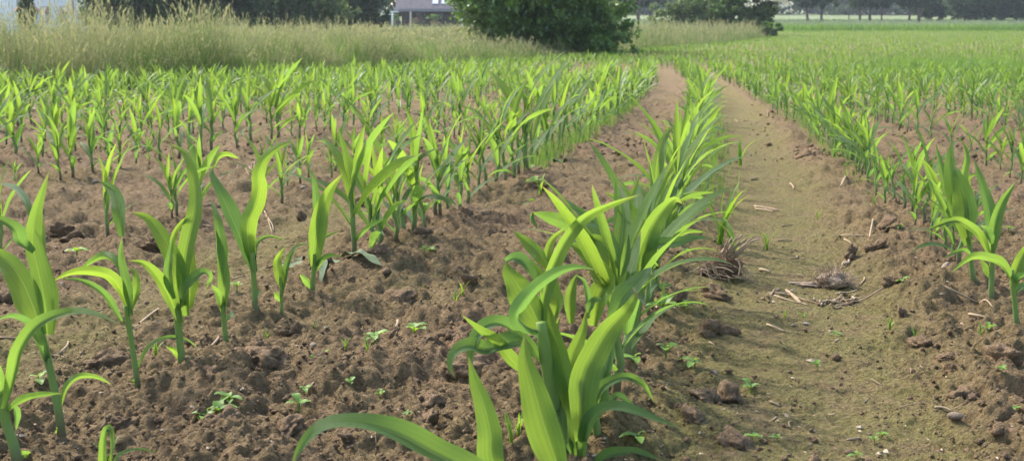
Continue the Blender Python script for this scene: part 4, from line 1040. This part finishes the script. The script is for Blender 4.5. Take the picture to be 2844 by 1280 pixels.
def straw_obj(P, r, mat=STRAW, parent=None, name='straw_stalk', n=7):
    P = resample(P, n); o = P[0].copy(); m = MB(); tube(m, P - (o if parent is None else np.array(parent.location)), r * np.linspace(1, .7, n), 6)
    ob = link(name, m.mesh(name, mat), parent)
    if parent is None: ob.location = o
    return ob
def straw_px(x0, y0, x1, y1, wpx=5, lift=0.0):
    a = pix_ground(x0, y0); b = pix_ground(x1, y1); m = ((a[0] + b[0]) / 2 + RNG.normal(0, .003), (a[1] + b[1]) / 2 + RNG.normal(0, .004))
    r = wpx / FPX * m[1] / 2
    zs = [gz(*q) + r * .8 for q in (a, m, b)]; zs[1] = max(zs[1], (zs[0] + zs[2]) / 2 + .002)
    o = straw_obj([np.array([a[0], a[1], zs[0]]), np.array([m[0], m[1], zs[1]]), np.array([b[0], b[1], zs[2] + lift])], r)
    lane_tag(o, m[0], m[1], 'pale dry', 'straw stalk', 'straw', 'loose straw stalks on the soil')
for s in [(375, 922, 441, 865, 9), (376, 925, 430, 905, 7), (584, 955, 610, 928, 10), (322, 972, 326, 950, 7), (235, 883, 292, 885, 6), (0, 955, 55, 953, 7), (165, 973, 190, 950, 9), (140, 980, 182, 984, 5), (20, 1045, 34, 1040, 6), (85, 976, 110, 974, 5),
          (2335, 532, 2357, 505, 6), (2195, 510, 2205, 525, 6), (2413, 676, 2423, 638, 6), (2335, 652, 2400, 660, 5), (2345, 662, 2367, 671, 6), (2160, 651, 2200, 648, 5), (2085, 500, 2105, 497, 5), (2095, 565, 2160, 580, 6), (2100, 573, 2150, 582, 5), (2110, 742, 2140, 748, 9),
          (2385, 775, 2400, 760, 6), (2358, 718, 2362, 702, 8), (2340, 722, 2355, 712, 5), (2213, 700, 2216, 692, 6), (2190, 700, 2240, 702, 3), (2390, 1210, 2350, 1215, 8), (2140, 1106, 2168, 1112, 8), (2595, 1140, 2645, 1148, 9), (2650, 1145, 2690, 1135, 6), (2755, 1040, 2785, 1055, 6),
          (2130, 900, 2180, 922, 7), (2200, 1165, 2195, 1180, 4), (2790, 957, 2835, 957, 6), (2690, 902, 2740, 915, 8), (2600, 880, 2645, 872, 6), (2620, 840, 2720, 848, 7), (2720, 848, 2760, 862, 6), (640, 655, 685, 640, 3), (735, 600, 757, 645, 5), (745, 620, 760, 640, 4), (565, 625, 590, 632, 4), (240, 630, 300, 650, 4),
          (645, 770, 690, 755, 5), (1245, 780, 1285, 772, 3), (1105, 905, 1100, 920, 10), (1045, 1245, 1055, 1225, 5), (1430, 1265, 1460, 1240, 6), (1860, 1125, 1850, 1100, 5), (2170, 610, 2200, 605, 3), (1160, 650, 1200, 652, 5), (1450, 455, 1470, 462, 6), (1250, 450, 1262, 462, 4), (2450, 1060, 2420, 1040, 3), (2560, 1110, 2500, 1118, 4)]:
    straw_px(*s)
for (px, py) in [(2065, 338), (2085, 345), (2050, 342), (2125, 322), (2130, 330)]: straw_px(px, py, px + RNG.normal(6, 8), py - abs(RNG.normal(4, 2)), 3, .01)
# straw nest in the third row at left
for k in range(12):
    px = RNG.uniform(650, 712); py = RNG.uniform(462, 500); straw_px(px, py, px + RNG.normal(0, 16), py + RNG.normal(0, 8), 4, .01)
for _ in range(70):
    y = 1 / RNG.uniform(1 / 8., 1 / 1.5); x = RNG.uniform(-.45, .45) * y; px = W0 / 2 + x / y * FPX
    a = RNG.random() * 6.28; L = RNG.uniform(.008, .03); q = np.array([[x, y, gz(x, y) + .0015], [x + L * math.cos(a), y + L * math.sin(a), gz(x + L * math.cos(a), y + L * math.sin(a)) + .002]])
    o = straw_obj(q, RNG.uniform(.0008, .0017), [STRAW, OLDSTRAW][int(RNG.random() < .4)], n=3); lane_tag(o, x, y, 'short dry', 'straw bit', 'straw', 'short straw bits on the soil')

# the old stubble clump beside the wheel track
HX, HY, HS = 1850, 600, 4.14
def hpx(x, y): return HX + x / HS, HY + y / HS
def stubble():
    fx, fy = pix_ground(*hpx(640, 745)); z0 = gz(fx, fy); root = empty('stubble_clump', (fx, fy, z0)); k = fy
    m = lump_mesh('root_ball', 77, ROOTM, 4, .4, .62); rb = link('root_ball', m, root); rb.location = (.0, .028, .018); rb.scale = (.05, .034, .036)
    def stalk(pts, w, dep, mat=STRAW, name='stalk'):
        P = np.array([at(*hpx(*p), k + d) for p, d in zip(pts, np.linspace(dep[0], dep[1], len(pts)))]); straw_obj(P, w / HS / FPX * k / 2, mat, root, name, 9)
    for pts in [[(620, 450), (700, 330), (760, 240)], [(650, 470), (740, 350), (825, 215)], [(690, 490), (800, 370), (930, 250)], [(720, 530), (850, 400), (1000, 235)], [(700, 420), (790, 290), (880, 215)], [(740, 480), (900, 330), (1060, 262)],
                [(650, 430), (690, 330), (720, 260)], [(770, 500), (880, 400), (970, 290)], [(620, 430), (660, 380), (710, 320)], [(800, 470), (860, 380), (940, 300)], [(680, 470), (760, 380), (850, 300)], [(740, 420), (820, 330), (910, 290)]]:
        stalk(pts, 24, (.0, .02 + RNG.normal(0, .03)), OLDSTRAW if RNG.random() < .3 else STRAW)
    for pts, w in [([(440, 540), (480, 650), (515, 750)], 20), ([(410, 600), (400, 690), (385, 772)], 22), ([(470, 520), (560, 600), (600, 700)], 24), ([(500, 560), (560, 640), (590, 690)], 20), ([(430, 640), (520, 700), (610, 715)], 18),
                   ([(380, 700), (420, 740), (465, 765)], 20), ([(570, 590), (680, 600), (780, 650)], 20), ([(600, 665), (680, 690), (760, 710)], 18), ([(620, 715), (690, 725), (740, 700)], 20), ([(800, 490), (840, 530), (850, 600), (830, 690)], 24),
                   ([(820, 500), (870, 620), (930, 720)], 12), ([(890, 570), (960, 660), (1005, 760)], 16), ([(760, 715), (830, 700), (868, 718)], 14), ([(380, 590), (280, 640), (150, 680), (0, 712)], 12), ([(450, 560), (500, 530), (540, 590), (560, 680)], 16), ([(330, 775), (390, 778), (430, 790)], 10), ([(350, 640), (420, 610), (500, 640)], 14)]:
        stalk(pts, w, (-.03, -.05))
    for _ in range(22):
        a = (RNG.uniform(360, 800), RNG.uniform(520, 750)); b = (a[0] + RNG.normal(40, 70), a[1] + RNG.normal(20, 50)); stalk([a, ((a[0] + b[0]) / 2 + RNG.normal(0, 10), (a[1] + b[1]) / 2 - 10), b], 14, (-.015 - .02 * RNG.random(), -.03), OLDSTRAW if RNG.random() < .5 else STRAW)
    rng = np.random.default_rng(88); mb = MB()
    for _ in range(160):
        a = rng.normal(0, 1, 3); a[2] = rng.uniform(-.3, 1); a = nrm(a); p0 = np.array([.01, .02, .035]) + a * np.array([.036, .032, .038]) * rng.uniform(.7, 1.1); p1 = p0 + nrm(.3 * a + rng.normal(0, .7, 3)) * rng.uniform(.008, .022); p2 = p1 + rng.normal(0, .009, 3)
        tube(mb, resample([p0, p1, p2], 4), [.0007] * 4, 3, cap=False)
    ro = link('rootlets', mb.mesh('rootlets', ROOTM), root); ro['kind'] = 'stuff'
    tag(root, 'uprooted clump of old straw stubble beside the wheel track', 'stubble')
stubble()
def straw_bundle(name, label, pts, seed, cat, spread, n, w):
    """a flattened bundle of straw lying along the given line of photo pixels"""
    rng = np.random.default_rng(seed); G = [pix_ground(*p) for p in pts]; c = G[len(G) // 2]; root = empty(name, (c[0], c[1], gz(*c)))
    L = np.array([[g[0], g[1], 0] for g in G])
    for _ in range(n):
        a = rng.uniform(0, .8); b = a + rng.uniform(.1, .24); f = np.clip(np.linspace(a, b, 3), 0, 1); C = resample(L, 40)
        P = np.stack([C[int(q * 39)] for q in f]); P[:, :2] += rng.normal(0, spread, (1, 2)) + rng.normal(0, spread * .8, (1, 2)) * np.array([[-1], [0], [1.]])
        for q in range(3): P[q, 2] = gz(P[q, 0], P[q, 1]) + abs(rng.normal(.003, .004))
        straw_obj(P, w * rng.uniform(.6, 1.2), STRAW if rng.random() < .4 else OLDSTRAW, root, 'stalk', 6)
    tag(root, label, cat)
    return root
straw_bundle('straw_bundle', 'flattened bundle of pale straw lying across the wheel track', [(2165, 800), (2200, 818), (2250, 828), (2300, 826), (2375, 806)], 91, 'straw', .02, 24, .0026)
straw_bundle('straw_bundle', 'lower fork of pale straw below the flattened bundle', [(2275, 838), (2300, 826), (2340, 822), (2375, 812)], 92, 'straw', .006, 9, .0028)
straw_bundle('straw_wisp', 'thin wisp of straw at the left of wheel track', [(2090, 566), (2120, 574), (2160, 582)], 93, 'straw', .008, 9, .0022)
def root_tuft():
    fx, fy = pix_ground(2318, 778); root = empty('root_tuft', (fx, fy, gz(fx, fy))); rng = np.random.default_rng(95)
    o = link('root_ball', lump_mesh('root_ball', 79, OLDSTRAW, 4, .5, .6), root); o.location = (0, .01, .012); o.scale = (.033, .03, .034)
    o = link('side_mat', lump_mesh('side_mat', 80, OLDSTRAW, 4, .5, .4), root); o.location = (-.062, .005, .004); o.scale = (.04, .02, .02)
    mb = MB()
    for _ in range(220):
        a = nrm(np.array([rng.normal(0, 1.2), rng.normal(0, .7), rng.uniform(-.1, 1)])); p0 = np.array([0, 0, .008]) + a * .03; p1 = p0 + nrm(a + rng.normal(0, .6, 3)) * rng.uniform(.01, .03); p2 = p1 + rng.normal(0, .007, 3)
        tube(mb, resample([p0, p1, p2], 4), [.0007] * 4, 3, cap=False)
    ro = link('rootlets', mb.mesh('rootlets', OLDSTRAW), root); ro['kind'] = 'stuff'
    tag(root, 'brown tuft of dry roots lying in the wheel track', 'roots')
root_tuft()
# torn maize leaves lying on the soil
def lying(label, pts, wpx, seed):
    rng = np.random.default_rng(seed); G = [pix_ground(*p) for p in pts]; P = resample([np.array([g[0], g[1], gz(*g) + .008]) for g in G], 18); P[:, 2] = np.maximum(P[:, 2], [gz(p[0], p[1]) + .004 for p in P])
    y = P[:, 1].mean(); t = nrm(np.gradient(P, axis=0)); S = nrm(np.cross(t, [0, 0, 1.])); s = np.linspace(0, 1, 18); m = MB(); o = P[0].copy()
    strip(m, P - o, S, 2.2 * wpx / FPX * y / 2 * np.minimum(1, .5 + s) * (1 - s ** 3) ** .7, np.radians(10), .0, 4, .3, rng)
    ob = link('torn_maize_leaf', m.mesh('torn_maize_leaf', WILT)); ob.location = o; tag(ob, label, 'leaf', 'torn maize leaves on the soil')
WILT = plain('wilted_leaf', (.06, .09, .045), (.13, .165, .095), 14, .8, .001, 120, .1)
lying('long wilted grey green leaf lying left of the second row', [(725, 745), (800, 752), (860, 748), (930, 756), (990, 772)], 16, 1)
lying('wilted leaf end lying below the long torn leaf', [(880, 752), (900, 775), (890, 800)], 12, 2)
lying('dark wilted leaf tip lying at the foot of the second row', [(945, 748), (1000, 770), (1062, 788)], 20, 3)
lying('short wilted leaf arching above the long torn leaf', [(815, 738), (850, 736), (890, 745)], 12, 4)
lying('crumpled pale leaf between first and second row', [(1525, 452), (1540, 456), (1558, 460)], 12, 5)

# broad-leaved seedlings
def seedling_protos():
    out = []
    for k in range(6):
        rng = np.random.default_rng(400 + k); parts = []; m = MB(); h = rng.uniform(.35, .6); tube(m, resample([np.array([0, 0, -.1]), np.array([.03, 0, h * .5]), np.array([0, .02, h])], 5), [.035] * 5, 5); parts.append(('stem', m.mesh('stem', WEED)))
        n = int(rng.integers(4, 8)); a0 = rng.random() * 6.28
        for i in range(n):
            a = a0 + i * 2.4; s = np.linspace(0, 1, 8); el = rng.uniform(.15, .9); L = rng.uniform(.5, .95); d = np.array([math.cos(a), math.sin(a), 0])
            zz = h * (.55 + .45 * i / n) + L * (math.sin(el) * s - .45 * s ** 2); P = d[None] * (L * math.cos(el) * s)[:, None] + np.stack([0 * s, 0 * s, zz], 1)
            S = np.tile([-math.sin(a), math.cos(a), 0], (8, 1)); Wd = L * .28 * np.clip(np.sin(math.pi * np.clip(s * .86 + .06, 0, 1)) - .12, .03, 1); m = MB(); strip(m, P, S, Wd, .25, float(rng.uniform(.3, 1)), 4, .08, rng); parts.append(('leaf', m.mesh('leaf', WEED)))
        out.append(parts)
    for k in range(3):          # grass-like seedlings
        rng = np.random.default_rng(420 + k); parts = []
        for i in range(4):
            a = i * 2.1 + rng.random(); s = np.linspace(0, 1, 9); L = rng.uniform(.8, 1.4); th = .2 + rng.uniform(.5, 1.5) * s ** 1.5; d = np.stack([np.sin(th) * math.cos(a), np.sin(th) * math.sin(a), np.cos(th)], 1); P = np.concatenate([[[0, 0, 0]], np.cumsum(d[:-1], 0)]) * L / 8
            m = MB(); strip(m, P, np.tile([-math.sin(a), math.cos(a), 0], (9, 1)), .065 * (1 - s ** 2) + .004, .3, float(rng.uniform(.3, .9)), 2); parts.append(('blade', m.mesh('blade', WEED)))
        out.append(parts)
    return out
SEED = seedling_protos()
def seedling(px, py, hpx_, kind=None, broad=True):
    x, y = pix_ground(px, py); s = (1.45 if broad else 1.1) * hpx_ / FPX * y
    pr = SEED[kind if kind is not None else int(RNG.integers(0, 6) if broad else RNG.integers(6, 9))]
    r = empty('weed_seedling' if broad else 'grass_seedling', (x, y, gz(x, y)), RNG.random() * 6.28); r.scale = (s, s, s)
    for nm, me in pr: link(nm, me, r)
    lane_tag(r, x, y, 'green', 'leafy weed seedling' if broad else 'grass seedling', 'seedling', 'weed seedlings')
for s in [(610, 1185, 62), (575, 1200, 50), (640, 1160, 50), (830, 1150, 50), (845, 1110, 34), (1148, 945, 52), (1040, 970, 50), (975, 1110, 26), (1055, 1115, 26), (870, 1012, 18), (110, 1085, 40), (1840, 910, 60), (1850, 1000, 50), (1930, 1020, 42), (1760, 1080, 40), (1770, 1260, 44), (2085, 1070, 44), (2090, 1225, 34), (2270, 1005, 26), (2160, 1230, 26),
          (2740, 980, 30), (2775, 1112, 22), (2815, 1180, 24), (2500, 825, 28), (2490, 812, 24), (2800, 660, 20), (2490, 665, 20), (1195, 735, 30), (1180, 740, 22), (1478, 580, 30), (1485, 560, 34), (905, 1005, 18), (215, 720, 40), (660, 815, 30), (2230, 880, 22), (2320, 930, 20), (1130, 1180, 18), (1050, 1010, 20), (2450, 1205, 26), (2430, 1220, 24), (2380, 1280, 26), (2640, 1175, 20), (1900, 880, 30), (1910, 740, 26), (1180, 620, 30)]:
    seedling(*s)
for s in [(960, 985, 42), (1022, 1040, 50), (1212, 790, 22), (1170, 800, 22), (1265, 890, 44), (1285, 850, 46), (740, 925, 34), (875, 905, 26), (2130, 680, 60), (2040, 720, 120), (2000, 690, 150), (2470, 935, 44), (2540, 950, 34), (2180, 875, 30), (435, 1025, 60), (560, 1205, 36), (2055, 462, 70), (1500, 570, 60), (1440, 1265, 70), (1420, 1285, 80), (2720, 970, 40), (2410, 590, 30), (2270, 600, 26), (2425, 610, 30), (1840, 880, 70), (305, 1290, 90)]:
    seedling(*s, broad=False)
# the bent leaf of a plant standing just below the picture
hero('L1', (330, 1400), ('A', [(820, 1420), (815, 1300)], 40), [
    ('A', [(765, 1420), (770, 1180), (775, 1010), (800, 912), (830, 920), (838, 1020), (832, 1180)], 62, 0, -.03, .5),
    ('A', [(840, 1300), (870, 1150), (930, 1095), (1040, 1070), (1200, 1095)], 30, 0, .05, .3)], 31)
tag(plants_placed[-1][4], 'maize plant below the lower left edge with one looped leaf', 'maize plant', GROUP_MAIZE)
flush_lanes()

# ------------------------------------------------------------------ hazy summer air
hz = MB(); box(hz, (-700, -6, -1.5), (700, 620, 60)); 
ht = NT('haze_air'); pv = ht.n('ShaderNodeVolumePrincipled'); pv.inputs['Color'].default_value = (.80, .88, 1.0, 1); pv.inputs['Density'].default_value = .0003; pv.inputs['Anisotropy'].default_value = .3
ht.l(pv.outputs[0], ht.out.inputs['Volume'])
USE_HAZE = True
if USE_HAZE: tag(link('haze', hz.mesh('haze', ht.m, False)), 'thin pale summer haze over the fields', 'haze', kind='stuff')
tot = 0
for o in scene.objects:
    if o.type == 'MESH': tot += sum(1 for _ in ()) + len(o.data.loops) - 2 * len(o.data.polygons)
open('/tmp/tris.txt', 'w').write(str(tot)) if False else None
